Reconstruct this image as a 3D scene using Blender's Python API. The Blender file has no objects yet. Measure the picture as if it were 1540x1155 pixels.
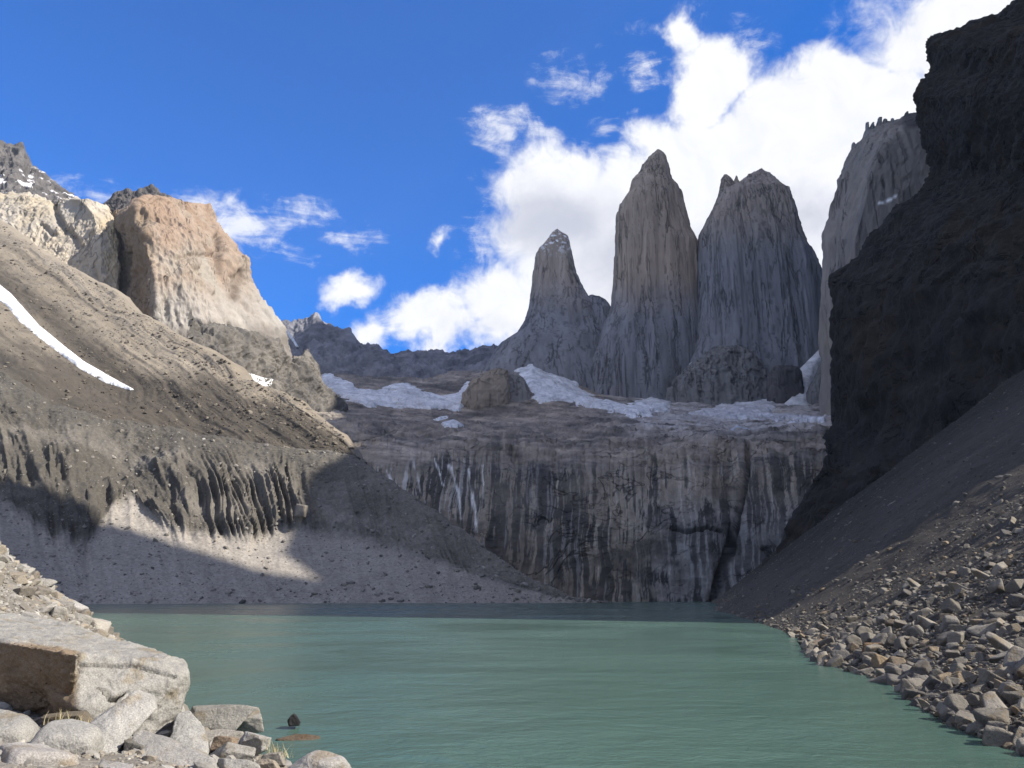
import bpy, bmesh, math, random
import numpy as np
from mathutils import Vector

rng = np.random.default_rng(7)
random.seed(7)
SC = bpy.context.scene
COL = SC.collection

# ------------------------------------------------------------------ camera
HC = 5.5                      # eye height over the lake
F = 1200.0                    # focal length in photograph pixels (1540 wide)
PITCH = math.atan((893 - 577.5) / F)
cam_d = bpy.data.cameras.new("camera")
cam = bpy.data.objects.new("camera", cam_d)
COL.objects.link(cam)
cam.location = (0, 0, HC)
cam.rotation_euler = (math.pi / 2 + PITCH, 0, 0)
cam_d.sensor_width = 36.0
cam_d.lens = 36.0 * F / 1540.0
cam_d.clip_start = 0.3
cam_d.clip_end = 30000
SC.camera = cam

# ------------------------------------------------------------------ light
SUN_AZ, SUN_EL = 107.0, 38.0   # degrees clockwise from the view axis, above the horizon
sun_d = bpy.data.lights.new("sun", 'SUN')
sun_d.energy = 5.0
sun_d.angle = math.radians(0.6)
sun_d.color = (1.0, 0.93, 0.82)
sun = bpy.data.objects.new("sun", sun_d)
COL.objects.link(sun)
_s = Vector((math.sin(math.radians(SUN_AZ)) * math.cos(math.radians(SUN_EL)),
             math.cos(math.radians(SUN_AZ)) * math.cos(math.radians(SUN_EL)),
             math.sin(math.radians(SUN_EL))))
sun.rotation_euler = _s.to_track_quat('Z', 'Y').to_euler()
sun.location = (600, 0, 900)

SC.view_settings.view_transform = 'Standard'
SC.view_settings.look = 'None'
SC.view_settings.exposure = 1.0
SC.view_settings.gamma = 1.0
SC.cycles.use_denoising = True
SC.cycles.max_bounces = 6
SC.cycles.diffuse_bounces = 3
SC.cycles.glossy_bounces = 2
SC.cycles.volume_bounces = 1
SC.cycles.sample_clamp_indirect = 4.0


class N:
    """small helper round a node tree"""
    def __init__(self, nt):
        self.nt = nt
        self.l = nt.links

    def n(self, t, **kw):
        o = self.nt.nodes.new(t)
        for k, v in kw.items():
            setattr(o, k, v)
        return o

    def put(self, sock, v):
        if hasattr(v, 'is_output'):
            self.l.new(v, sock)
        else:
            sock.default_value = v

    def m(self, op, a, b=None, c=None, clamp=False):
        o = self.n('ShaderNodeMath', operation=op)
        o.use_clamp = clamp
        self.put(o.inputs[0], a)
        if b is not None:
            self.put(o.inputs[1], b)
        if c is not None:
            self.put(o.inputs[2], c)
        return o.outputs[0]

    def vm(self, op, a, b=None):
        o = self.n('ShaderNodeVectorMath', operation=op)
        self.put(o.inputs[0], a)
        if b is not None:
            if op == 'SCALE':
                self.put(o.inputs['Scale'], b)
            else:
                self.put(o.inputs[1], b)
        return o.outputs['Value'] if op in ('DOT_PRODUCT', 'LENGTH') else o.outputs[0]

    def noise(self, vec, scale, detail=4, rough=0.55, dist=0.0, out=0):
        o = self.n('ShaderNodeTexNoise')
        if vec is not None:
            self.put(o.inputs['Vector'], vec)
        o.inputs['Scale'].default_value = scale
        o.inputs['Detail'].default_value = detail
        o.inputs['Roughness'].default_value = rough
        o.inputs['Distortion'].default_value = dist
        return o.outputs[out]

    def rng(self, v, a, b, c=0.0, d=1.0, smooth=False):
        o = self.n('ShaderNodeMapRange')
        o.interpolation_type = 'SMOOTHSTEP' if smooth else 'LINEAR'
        self.put(o.inputs[0], v)
        for i, x in enumerate((a, b, c, d)):
            self.put(o.inputs[i + 1], x)
        return o.outputs[0]

    def mix(self, f, a, b, mode='MIX'):
        o = self.n('ShaderNodeMix', data_type='RGBA', blend_type=mode)
        self.put(o.inputs[0], f)
        for i, x in ((6, a), (7, b)):
            if isinstance(x, (tuple, list)):
                x = tuple(x) + (1.0,) if len(x) == 3 else x
            self.put(o.inputs[i], x)
        return o.outputs[2]


# ------------------------------------------------------------------ sky
world = bpy.data.worlds.new("World")
SC.world = world
world.use_nodes = True
wn = N(world.node_tree)
world.node_tree.nodes.clear()
SKY_K = 0.061
sky = wn.n('ShaderNodeTexSky')
sky.sky_type = 'NISHITA'
sky.sun_disc = False
sky.sun_elevation = math.radians(SUN_EL)
sky.sun_rotation = math.radians(SUN_AZ)
sky.altitude = 900
sky.air_density = 1.0
sky.dust_density = 0.3
sky.ozone_density = 3.0
tc = wn.n('ShaderNodeTexCoord')
D = tc.outputs['Generated']
cp, sp = math.cos(PITCH), math.sin(PITCH)
dF = wn.m('MAXIMUM', wn.vm('DOT_PRODUCT', D, (0, cp, sp)), 0.02)
ga = wn.m('DIVIDE', wn.vm('DOT_PRODUCT', D, (1, 0, 0)), dF)      # bearing and height of a point of the sky
gb = wn.m('DIVIDE', wn.vm('DOT_PRODUCT', D, (0, -sp, cp)), dF)
# large-scale warp so that no bank has a smooth outline
warp = wn.noise(D, 5.0, 6, 0.62, 0.0, out=1)
wsep = wn.n('ShaderNodeSeparateXYZ')
wn.put(wsep.inputs[0], warp)
ga2 = wn.m('ADD', ga, wn.m('MULTIPLY', wn.m('SUBTRACT', wsep.outputs[0], 0.5), 0.16))
gb2 = wn.m('ADD', gb, wn.m('MULTIPLY', wn.m('SUBTRACT', wsep.outputs[1], 0.5), 0.16))


def blobs(lst):
    acc = None
    for (x, y, rx, ry, k) in lst:
        a = wn.m('MULTIPLY', wn.m('SUBTRACT', ga2, (x - 770) / F), F / rx)
        b = wn.m('MULTIPLY', wn.m('SUBTRACT', gb2, (577.5 - y) / F), F / ry)
        d2 = wn.m('ADD', wn.m('MULTIPLY', a, a), wn.m('MULTIPLY', b, b))
        v = wn.m('MULTIPLY', wn.m('SUBTRACT', 1.0, wn.m('SQRT', d2)), k)
        acc = v if acc is None else wn.m('SMOOTH_MAX', acc, v, 0.10)
    return acc


thick = blobs([(1330, 260, 330, 190, 1.6), (1060, 215, 120, 70, 1.0), (880, 300, 140, 100, 1.0),
               (1060, 110, 72, 90, 1.1), (1025, 40, 36, 50, .75), (1500, 60, 260, 120, 1.2),
               (1010, 400, 290, 160, 1.5), (770, 470, 110, 85, .9), (650, 495, 110, 55, .9),
               (505, 445, 58, 32, .6), (655, 376, 26, 18, .35), (1250, 420, 220, 170, 1.4),
               (1010, 300, 170, 110, 1.2), (560, 520, 60, 40, .5), (1250, 130, 90, 70, .8)])
thin = blobs([(868, 120, 60, 60, .55), (765, 205, 60, 48, .7), (745, 284, 40, 22, .5),
              (957, 100, 40, 30, .6), (955, 165, 20, 25, .45), (935, 195, 40, 30, .6), (820, 215, 70, 40, .6),
              (375, 345, 130, 70, .95), (330, 310, 90, 40, .6), (150, 290, 120, 26, .65), (520, 373, 75, 24, .75),
              (955, 45, 50, 25, .35), (1085, 80, 80, 60, .5), (1115, 30, 40, 40, .2), (740, 390, 50, 60, .5)])
n_big = wn.noise(D, 9.0, 9, 0.62, 0.3)
n_fine = wn.noise(D, 26.0, 8, 0.66, 0.6)
stretch = wn.n('ShaderNodeMapping')
wn.put(stretch.inputs[0], D)
stretch.inputs['Rotation'].default_value = (0, math.radians(-25), 0)
stretch.inputs['Scale'].default_value = (0.8, 1.0, 2.6)
n_wisp = wn.noise(stretch.outputs[0], 16.0, 8, 0.66, 0.8)
f_thick = wn.m('ADD', thick, wn.m('MULTIPLY', wn.m('SUBTRACT', n_big, 0.5), 1.0))
f_thick = wn.m('ADD', f_thick, wn.m('MULTIPLY', wn.m('SUBTRACT', n_fine, 0.5), 0.55))
a_thick = wn.rng(f_thick, 0.0, 0.42, smooth=True)
f_thin = wn.m('ADD', thin, wn.m('MULTIPLY', wn.m('SUBTRACT', n_wisp, 0.55), 2.0))
f_thin = wn.m('ADD', f_thin, wn.m('MULTIPLY', wn.m('SUBTRACT', n_fine, 0.5), 1.6))
a_thin = wn.m('MULTIPLY', wn.rng(f_thin, 0.0, 0.95, smooth=True), 0.85)
front = wn.rng(wn.vm('DOT_PRODUCT', D, (0, cp, sp)), 0.1, 0.3)
fcos = wn.vm('DOT_PRODUCT', D, (0, cp, sp))
behind = wn.m('MULTIPLY', wn.rng(fcos, 0.72, 0.60, smooth=True), wn.rng(wn.noise(D, 3.2, 8, 0.6, 0.3), 0.39, 0.55, 0.0, 0.70, smooth=True))  # unseen cloud cover added out of view as a warm white fill
alpha = wn.m('MAXIMUM', wn.m('MULTIPLY', wn.m('MAXIMUM', a_thick, a_thin), front), behind)
# grey-lilac bodies inside the banks (their own, unlit-looking thick parts as a cloud has them)
body = blobs([(860, 340, 150, 95, 1.0), (1010, 420, 200, 120, .9), (1200, 330, 130, 60, .5), (700, 500, 90, 30, .3)])
bodyf = wn.rng(wn.m('ADD', body, wn.m('MULTIPLY', wn.m('SUBTRACT', n_big, 0.5), 0.9)), -0.05, 0.75, smooth=True)
c_cloud = wn.mix(bodyf, (0.54, 0.54, 0.548), (0.345, 0.352, 0.395))
c_cloud = wn.mix(wn.rng(n_fine, 0.35, 0.65), wn.mix(1.0, c_cloud, (0.90, 0.91, 0.94), 'MULTIPLY'), c_cloud)
skyc = wn.mix(1.0, sky.outputs[0], (0.06 * SKY_K, 0.86 * SKY_K, 1.88 * SKY_K), 'MULTIPLY')
c_cloud = wn.mix(behind, c_cloud, (0.60, 0.545, 0.48))
final = wn.mix(alpha, skyc, c_cloud)
bg = wn.n('ShaderNodeBackground')
wn.put(bg.inputs[0], final)
bg.inputs[1].default_value = 1.0
wo = wn.n('ShaderNodeOutputWorld')
wn.l.new(bg.outputs[0], wo.inputs[0])

# ------------------------------------------------------------------ numeric helpers
_perm = np.arange(256)
np.random.default_rng(3).shuffle(_perm)
_perm = np.concatenate([_perm, _perm, _perm[:2]]).astype(np.int32)
_g = np.random.default_rng(4).normal(size=(256, 3)).astype(np.float32)
_g /= np.linalg.norm(_g, axis=1, keepdims=True)


def perlin(p):
    p = np.asarray(p, np.float32)
    i = np.floor(p).astype(np.int32)
    f = p - i
    i &= 255
    u = f * f * f * (f * (f * 6 - 15) + 10)
    out = 0
    for dx in (0, 1):
        wx = u[..., 0] if dx else 1 - u[..., 0]
        a = _perm[(i[..., 0] + dx) & 255]
        for dy in (0, 1):
            wy = u[..., 1] if dy else 1 - u[..., 1]
            b = _perm[(a + i[..., 1] + dy) & 255]
            for dz in (0, 1):
                wz = u[..., 2] if dz else 1 - u[..., 2]
                g = _g[_perm[(b + i[..., 2] + dz) & 255]]
                d = g[..., 0] * (f[..., 0] - dx) + g[..., 1] * (f[..., 1] - dy) + g[..., 2] * (f[..., 2] - dz)
                out = out + wx * wy * wz * d
    return out * 1.5


def fbm(p, scale, octv=5, gain=0.5, ridged=False, seed=0.0):
    p = np.asarray(p, np.float32) / np.float32(scale) if np.isscalar(scale) else np.asarray(p, np.float32) / np.asarray(scale, np.float32)
    p = p + np.float32(seed * 17.31)
    a, s, t = 1.0, 0.0, 0.0
    for k in range(octv):
        v = perlin(p)
        if ridged:
            v = 1 - 2 * np.abs(v) * 1.4
        s = s + a * v
        t += a
        a *= gain
        p = p * 2.03 + 5.7
    return s / t


def sstep(x, a, b):
    t = np.clip((x - a) / (b - a), 0, 1)
    return t * t * (3 - 2 * t)


def ray(px, py):
    px = np.asarray(px, float)
    py = np.asarray(py, float)
    v = (577.5 - py) / F
    return (px - 770) / F + 0 * v, cp - sp * v, sp + cp * v


def P(px, py, Y):
    """the point of the place seen at photograph position (px, py), Y metres ahead"""
    dx, dy, dz = ray(px, py)
    t = Y / dy
    return np.stack([dx * t, dy * t, HC + dz * t], -1)


def W(px, py):
    dx, dy, dz = ray(px, py)
    t = -HC / dz
    return np.stack([dx * t, dy * t, 0 * t], -1)


def proj(p):
    q = p - np.array([0, 0, HC])
    f = q[..., 1] * cp + q[..., 2] * sp
    u = -q[..., 1] * sp + q[..., 2] * cp
    f = np.where(np.abs(f) < 1e-3, 1e-3, f)
    return 770 + F * q[..., 0] / f, 577.5 - F * u / f


def climb(Yp, zp, px, py, t):
    """depth reached when going uphill at gradient t from (Yp, zp) until seen at height py"""
    dx, dy, dz = ray(px, py)
    r = dz / dy
    return (t * Yp - zp + HC) / np.maximum(t - r, 0.05)


def resample(pts, n, mode='index'):
    pts = np.asarray(pts, float)
    if mode == 'index':
        t = np.arange(len(pts), dtype=float)
    elif mode == 'x':
        t = pts[:, 0]
    else:
        d = np.linalg.norm(np.diff(pts[:, :2], axis=0), axis=1)
        t = np.concatenate([[0], np.cumsum(np.maximum(d, 1e-6))])
    u = np.linspace(t[0], t[-1], n)
    return np.stack([np.interp(u, t, pts[:, k]) for k in range(pts.shape[1])], -1)


def loft(rows, segs, smooth=True):
    """rows: arrays (n,3) of equal n; segs: steps between neighbours -> grid (m,n,3)"""
    R = np.asarray(rows, float)
    out = []
    k = len(R)
    for i in range(k - 1):
        p1, p2 = R[i], R[i + 1]
        m1 = (R[i + 1] - R[i - 1]) / 2 if i > 0 else p2 - p1
        m2 = (R[i + 2] - R[i]) / 2 if i + 2 < k else p2 - p1
        if not smooth:
            m1 = m2 = p2 - p1
        for s in range(segs[i]):
            t = s / segs[i]
            h = (2 * t ** 3 - 3 * t ** 2 + 1, t ** 3 - 2 * t ** 2 + t, -2 * t ** 3 + 3 * t ** 2, t ** 3 - t ** 2)
            out.append(h[0] * p1 + h[1] * 0.6 * m1 + h[2] * p2 + h[3] * 0.6 * m2)
    out.append(R[-1])
    return np.asarray(out)


def gnormal(G, wrap=False):
    if wrap:
        du = np.roll(G, -1, 1) - np.roll(G, 1, 1)
    else:
        du = np.gradient(G, axis=1)
    dv = np.gradient(G, axis=0)
    n = np.cross(du, dv)
    return n / np.maximum(np.linalg.norm(n, axis=-1, keepdims=True), 1e-9)


def inside(px, py, poly):
    poly = np.asarray(poly, float)
    r = np.zeros(px.shape, bool)
    x1, y1 = poly[-1]
    for x2, y2 in poly:
        c = (y1 > py) != (y2 > py)
        if y1 != y2:
            r ^= c & (px < (x2 - x1) * (py - y1) / (y2 - y1) + x1)
        x1, y1 = x2, y2
    return r


def dist_line(px, py, line):
    d = np.full(px.shape, 1e9)
    line = np.asarray(line, float)
    for a, b in zip(line[:-1], line[1:]):
        ab = b - a
        t = np.clip(((px - a[0]) * ab[0] + (py - a[1]) * ab[1]) / max((ab ** 2).sum(), 1e-9), 0, 1)
        d = np.minimum(d, np.hypot(px - a[0] - t * ab[0], py - a[1] - t * ab[1]))
    return d


def raw_mesh(name, V, quads=None, tris=None, col=None, smooth=True):
    me = bpy.data.meshes.new(name)
    V = np.ascontiguousarray(np.asarray(V, np.float32).reshape(-1, 3))
    me.vertices.add(len(V))
    me.vertices.foreach_set('co', V.ravel())
    fq = np.asarray(quads if quads is not None else np.zeros((0, 4)), np.int32).reshape(-1, 4)
    ft = np.asarray(tris if tris is not None else np.zeros((0, 3)), np.int32).reshape(-1, 3)
    loops = np.concatenate([fq.ravel(), ft.ravel()])
    me.loops.add(len(loops))
    me.loops.foreach_set('vertex_index', loops)
    starts = np.concatenate([np.arange(len(fq)) * 4, len(fq) * 4 + np.arange(len(ft)) * 3]).astype(np.int32)
    me.polygons.add(len(starts))
    me.polygons.foreach_set('loop_start', starts)
    me.polygons.foreach_set('use_smooth', np.full(len(starts), smooth))
    me.update(calc_edges=True)
    if col is not None:
        at = me.attributes.new('tint', 'FLOAT_COLOR', 'POINT')
        c = np.ones((len(V), 4), np.float32)
        c[:, :3] = np.clip(np.asarray(col, np.float32).reshape(-1, 3), 0.005, 0.95)
        at.data.foreach_set('color', c.ravel())
    return me


def grid_quads(nv, nu, wrap=False, keep=None):
    i = np.arange(nv * nu).reshape(nv, nu)
    if wrap:
        i = np.concatenate([i, i[:, :1]], 1)
    q = np.stack([i[:-1, :-1], i[:-1, 1:], i[1:, 1:], i[1:, :-1]], -1)
    if keep is not None:
        q = q[keep]
    return q.reshape(-1, 4)


def link(name, me, mat, parent=None, **props):
    o = bpy.data.objects.new(name, me)
    COL.objects.link(o)
    if mat is not None and not me.materials:
        me.materials.append(mat)
    if parent is not None:
        o.parent = parent
    for k, v in props.items():
        o[k] = v
    return o


# how light each kind of rock is against the others
GAIN = {'scree_slope': .60, 'tan_cliff': .56, 'pale_cliff': .66, 'cirque_terrain': 1.12, 'rock_tower': 1.15, 'rock_buttress': 1.1, 'rock_knob': 1.2,
        'far_ridge': 1.1, 'granite_wall': 1.2, 'talus_slope': .42, 'dark_crag': .5, 'shore_bank': .55}


def grid_obj(name, G, mat, col=None, wrap=False, smooth=True, extra=None, **props):
    gain = GAIN.get(name, 1.0)
    col = None if col is None else np.asarray(col) * gain
    extra = [(a_, np.asarray(b_) * gain, w_) for a_, b_, w_ in extra] if extra else None
    nv, nu = G.shape[:2]
    V = G.reshape(-1, 3)
    q = grid_quads(nv, nu, wrap)
    c = None if col is None else np.asarray(col).reshape(-1, 3)
    if extra:
        for (G2, c2, w2) in extra:
            q = np.concatenate([q, grid_quads(*G2.shape[:2], w2) + len(V)])
            V = np.concatenate([V, G2.reshape(-1, 3)])
            c = np.concatenate([c, c2.reshape(-1, 3)])
    return link(name, raw_mesh(name, V, q, None, c, smooth), mat, **props)


def lerp(a, b, t):
    t = np.asarray(t)[..., None]
    return np.asarray(a) * (1 - t) + np.asarray(b) * t


# ------------------------------------------------------------------ materials
def rock_material(name, scale=10.0, bump=0.6, dist=1.0, var=0.5, stretch=1.0, rough=0.9, fine=None, speck=0.0, spots=None, crack=None):
    """the mesh's own 'tint' carries the kind of rock; noise breaks it up and roughens it"""
    m = bpy.data.materials.new(name)
    m.use_nodes = True
    k = N(m.node_tree)
    m.node_tree.nodes.clear()
    tcn = k.n('ShaderNodeTexCoord')
    mp = k.n('ShaderNodeMapping')
    k.put(mp.inputs[0], tcn.outputs['Object'])
    mp.inputs['Scale'].default_value = (1 / scale, 1 / scale, stretch / scale)
    v = mp.outputs[0]
    at = k.n('ShaderNodeAttribute', attribute_name='tint')
    base = at.outputs['Color']
    a = k.noise(v, 1.0, 8, 0.62, 0.4)
    b = k.noise(v, 6.0, 6, 0.65, 0.2)
    f = k.m('ADD', k.m('MULTIPLY', k.m('SUBTRACT', a, 0.5), 2.2), k.m('MULTIPLY', k.m('SUBTRACT', b, 0.5), 1.4))
    g = k.m('ADD', 1.0, k.m('MULTIPLY', f, var))
    g = k.m('MAXIMUM', g, 0.25)
    c = k.vm('SCALE', base, g)
    if speck:
        s1 = k.noise(tcn.outputs['Object'], 1.0 / speck, 3, 0.7)
        c = k.vm('SCALE', c, k.rng(s1, 0.34, 0.66, 0.66, 1.24))
    if spots:
        vo = k.n('ShaderNodeTexVoronoi')
        k.put(vo.inputs['Vector'], tcn.outputs['Object'])
        vo.inputs['Scale'].default_value = 1.0 / spots
        sepc = k.n('ShaderNodeSeparateColor')
        k.put(sepc.inputs[0], vo.outputs['Color'])
        c = k.vm('SCALE', c, k.rng(sepc.outputs[0], 0, 1, 0.82, 1.18))
    cr = None
    if crack:
        mc = k.n('ShaderNodeMapping')
        k.put(mc.inputs[0], tcn.outputs['Object'])
        mc.inputs['Scale'].default_value = (1 / crack[0], 1 / crack[0], 1 / crack[1])
        cn = k.noise(mc.outputs[0], 1.0, 4, 0.6, 0.6)
        gate = k.rng(k.noise(mc.outputs[0], 0.6, 2, 0.5), 0.42, 0.58, smooth=True)
        cr = k.m('MULTIPLY', k.rng(k.m('ABSOLUTE', k.m('SUBTRACT', cn, 0.5)), 0.0, crack[2], 1.0, 0.0, smooth=True), gate)
        c = k.vm('SCALE', c, k.m('SUBTRACT', 1.0, k.m('MULTIPLY', cr, crack[3])))
    bs = k.n('ShaderNodeBsdfPrincipled')
    k.put(bs.inputs['Base Color'], c)
    bs.inputs['Roughness'].default_value = rough
    bs.inputs['Specular IOR Level'].default_value = 0.25
    bn = k.n('ShaderNodeBump')
    bn.inputs['Strength'].default_value = bump
    bn.inputs['Distance'].default_value = dist
    h = k.m('ADD', a, k.m('MULTIPLY', b, 0.35))
    if fine:
        h = k.m('ADD', h, k.m('MULTIPLY', k.noise(tcn.outputs['Object'], 1.0 / fine, 5, 0.7), 0.3))
    if cr is not None:
        h = k.m('SUBTRACT', h, k.m('MULTIPLY', cr, 0.5))
    k.put(bn.inputs['Height'], h)
    k.put(bs.inputs['Normal'], bn.outputs[0])
    out = k.n('ShaderNodeOutputMaterial')
    k.l.new(bs.outputs[0], out.inputs[0])
    return m


M_tower = rock_material('tower_granite', 50, 0.7, 7, 0.36, 0.10, fine=9, crack=(34, 420, 0.03, 0.6))
M_far = rock_material('far_rock', 70, 0.7, 10, 0.40, 0.5, fine=10)
M_pale = rock_material('pale_granite', 60, 0.7, 6, 0.34, 0.6, fine=8, crack=(70, 220, 0.014, 0.45))
M_scree = rock_material('scree', 18, 0.6, 1.6, 0.24, 1.0)
M_moraine = rock_material('moraine_debris', 14, 0.5, 1.0, 0.24, 1.0, fine=1.6, spots=1.2)
M_shelf = rock_material('glacier_slabs', 30, 0.8, 4, 0.40, 0.7, fine=5, crack=(45, 60, 0.018, 0.6))
M_wall = rock_material('streaked_granite', 14, 0.8, 2.0, 0.32, 0.10, fine=2.5)
M_crag = rock_material('dark_crag_rock', 30, 0.9, 4, 0.55, 1.5, fine=3, crack=(30, 24, 0.03, 0.5))
M_talus = rock_material('talus', 6, 0.9, 0.7, 0.40, 1.0, fine=0.6, spots=0.9)
M_stone = rock_material('boulder_granite', 0.9, 1.0, 0.13, 0.34, 1.0, fine=0.14, speck=0.045)
M_pebble = rock_material('stones', 1.2, 0.6, 0.1, 0.4, 1.0, fine=0.2)


def snow_material():
    m = bpy.data.materials.new('snow')
    m.use_nodes = True
    k = N(m.node_tree)
    b = m.node_tree.nodes['Principled BSDF']
    tcn = k.n('ShaderNodeTexCoord')
    a = k.noise(tcn.outputs['Object'], 1 / 45.0, 8, 0.66, 0.5)
    d = k.noise(tcn.outputs['Object'], 1 / 12.0, 6, 0.7, 0.8)
    c = k.mix(k.rng(a, 0.35, 0.62), (0.40, 0.41, 0.43), (0.82, 0.84, 0.87))
    at = k.n('ShaderNodeAttribute', attribute_name='tint')
    c = k.mix(1.0, c, at.outputs['Color'], 'MULTIPLY')
    c = k.mix(k.rng(d, 0.54, 0.70), c, (0.26, 0.255, 0.25))
    k.put(b.inputs['Base Color'], c)
    b.inputs['Roughness'].default_value = 0.7
    bn = k.n('ShaderNodeBump')
    bn.inputs['Strength'].default_value = 0.6
    bn.inputs['Distance'].default_value = 4
    k.put(bn.inputs['Height'], k.m('ADD', a, k.m('MULTIPLY', d, .5)))
    k.put(b.inputs['Normal'], bn.outputs[0])
    return m


M_snow = snow_material()


def water_material():
    m = bpy.data.materials.new('glacial_water')
    m.use_nodes = True
    k = N(m.node_tree)
    b = m.node_tree.nodes['Principled BSDF']
    tcn = k.n('ShaderNodeTexCoord')
    o = tcn.outputs['Object']
    mp = k.n('ShaderNodeMapping')
    k.put(mp.inputs[0], o)
    mp.inputs['Scale'].default_value = (0.75, 1.0, 1.0)
    v = mp.outputs[0]
    big = k.noise(v, 1 / 60.0, 4, 0.55, 0.5)
    c = k.mix(big, (0.043, 0.086, 0.069), (0.064, 0.112, 0.090))
    k.put(b.inputs['Base Color'], c)
    b.inputs['Roughness'].default_value = 0.22
    b.inputs['IOR'].default_value = 1.33
    b.inputs['Specular IOR Level'].default_value = 0.40
    w1 = k.noise(v, 1.1, 3, 0.6, 0.6)
    w2 = k.noise(v, 4.5, 3, 0.6, 0.4)
    w3 = k.noise(v, 0.22, 3, 0.55, 0.3)
    h = k.m('ADD', k.m('ADD', k.m('MULTIPLY', w1, 0.10), k.m('MULTIPLY', w2, 0.05)), k.m('MULTIPLY', w3, 0.42))
    bn = k.n('ShaderNodeBump')
    bn.inputs['Strength'].default_value = 1.0
    bn.inputs['Distance'].default_value = 1.0
    wind = k.noise(v, 1 / 26.0, 4, 0.6, 0.8)
    k.put(bn.inputs['Strength'], k.rng(wind, 0.36, 0.64, 0.45, 1.15))
    k.put(b.inputs['Roughness'], k.rng(wind, 0.36, 0.64, 0.14, 0.30))
    k.put(bn.inputs['Height'], h)
    k.put(b.inputs['Normal'], bn.outputs[0])
    return m


M_water = water_material()

# ------------------------------------------------------------------ ground and water
gx = np.linspace(-1, 1, 60)
GX, GY = np.meshgrid(np.sign(gx) * np.abs(gx) ** 2 * 6000, np.sign(gx) * np.abs(gx) ** 2 * 6000)
grid_obj('ground', np.stack([GX, GY, -9 + 0 * GX], -1), M_talus, np.full(GX.shape + (3,), 0.2), kind='structure')
me = raw_mesh('lake_water', [(-900, -60, 0), (900, -60, 0), (900, 760, 0), (-900, 760, 0)], [(0, 1, 2, 3)], smooth=False)
link('lake_water', me, M_water, kind='structure')


# ------------------------------------------------------------------ left moraine and slope
def sm(a, k=31):
    w = np.hanning(k + 2)[1:-1]
    w /= w.sum()
    return np.convolve(np.pad(a, k // 2, mode='edge'), w, 'valid')


def stair(x, k, a=0.3, b=0.7):
    y = x * k
    f = np.floor(y)
    return (f + sstep(y - f, a, b)) / k


def row_xy(pts, n):
    return resample(pts, n, 'x')


NU = 620
shore = row_xy([(-110, 906.5), (125, 906.6), (300, 906.3), (500, 906.4), (700, 906.8), (890, 907.2), (930, 907.4)], NU)
scree_top = row_xy([(-110, 700), (0, 749), (21, 766), (67, 801), (130, 818), (168, 760), (196, 748), (228, 777), (259, 798),
                    (291, 803), (330, 806), (379, 812), (421, 795), (463, 792), (501, 798), (540, 806), (600, 826), (640, 838),
                    (740, 872), (820, 895), (890, 906), (930, 907.6)], NU)
crest = row_xy([(-110, 500), (0, 562), (40, 585), (60, 598), (75, 612), (110, 618), (150, 630), (200, 636), (245, 643), (300, 655),
                (365, 665), (435, 675), (500, 680), (530, 686), (560, 705), (600, 732), (650, 765), (700, 800), (740, 832), (800, 872),
                (860, 899), (890, 905.5), (930, 908)], NU)
skyln = row_xy([(-110, 280), (0, 334), (29, 354), (71, 386), (114, 409), (149, 426), (173, 436), (200, 466), (237, 486), (271, 509),
                (302, 525), (351, 553), (365, 570), (403, 588), (449, 605), (466, 620), (491, 640), (515, 655), (540, 690), (575, 725),
                (650, 780), (740, 840), (800, 880), (860, 905), (890, 910), (930, 912)], NU)
PX = shore[:, 0]
sx = shore[:, 0]
p0 = W(sx, shore[:, 1])
p0[:, 1] = np.clip(p0[:, 1], 430, 560)
# keep the near end of the moraine from running away to the side
Y0 = np.interp(sx, [-110, 125, 400, 700, 890, 930], [395, 452, 490, 505, 520, 530])
p0 = P(sx, shore[:, 1], Y0)
p0[:, 2] = 0.0
Y1 = sm(climb(Y0, 0 * Y0, sx, scree_top[:, 1], 0.70), 25)
p1 = P(sx, scree_top[:, 1], Y1)
Y2 = sm(climb(Y1, p1[:, 2], sx, crest[:, 1], 0.98), 121)
p2 = P(sx, crest[:, 1], Y2)
below = p0.copy()
below[:, 1] -= 14
below[:, 2] = -7
back = p2.copy()
back[:, 1] += 45
back[:, 2] -= 14
back2 = back.copy()
back2[:, 1] += 160
back2[:, 2] -= 30
Gm = loft([below, p0, p1, p2, back, back2], [6, 110, 150, 12, 8])
nrm = gnormal(Gm)
if nrm[60, 300, 2] < 0:
    nrm = -nrm
vi = np.arange(Gm.shape[0])[:, None] + 0 * Gm[..., 0]
gx_, gy_ = proj(Gm)
# gullies between the scree fans and the crest: ribs that run down the fall line, leaning right
up = sstep(vi, 100, 140) * (1 - sstep(vi + 45 * fbm(np.stack([gx_ / 70, gy_ * 0, gx_ * 0], -1), 1.0, 3, seed=7), 165, 250))
gph = gx_ - 0.30 * (gy_ - 700)
gph = gph + 26 * fbm(np.stack([gph / 70, gy_ / 130, 0 * gph], -1), 1.0, 3, 0.5, seed=12)
sc_ = 36 + 9 * np.sin(gph / 90) + 8 * np.sin(gph / 37 + 1)
rib = fbm(np.stack([gph / sc_, gy_ / 120, 0 * gph], -1), 1.0, 5, 0.5, ridged=True, seed=2) + 0.5 * fbm(np.stack([gph / 70, gy_ / 90, 0 * gph], -1), 1.0, 3, 0.5, seed=13)
amp = np.interp(gx_, [-110, 130, 480, 640, 800, 900], [10, 9, 7.5, 4.5, 2.4, 0.4]) * np.clip(0.75 + 1.6 * fbm(np.stack([gph / 85, gy_ / 60, 0 * gph], -1), 1.0, 3, 0.5, seed=14), 0.4, 1.6)
disp = up * rib * amp
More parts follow.
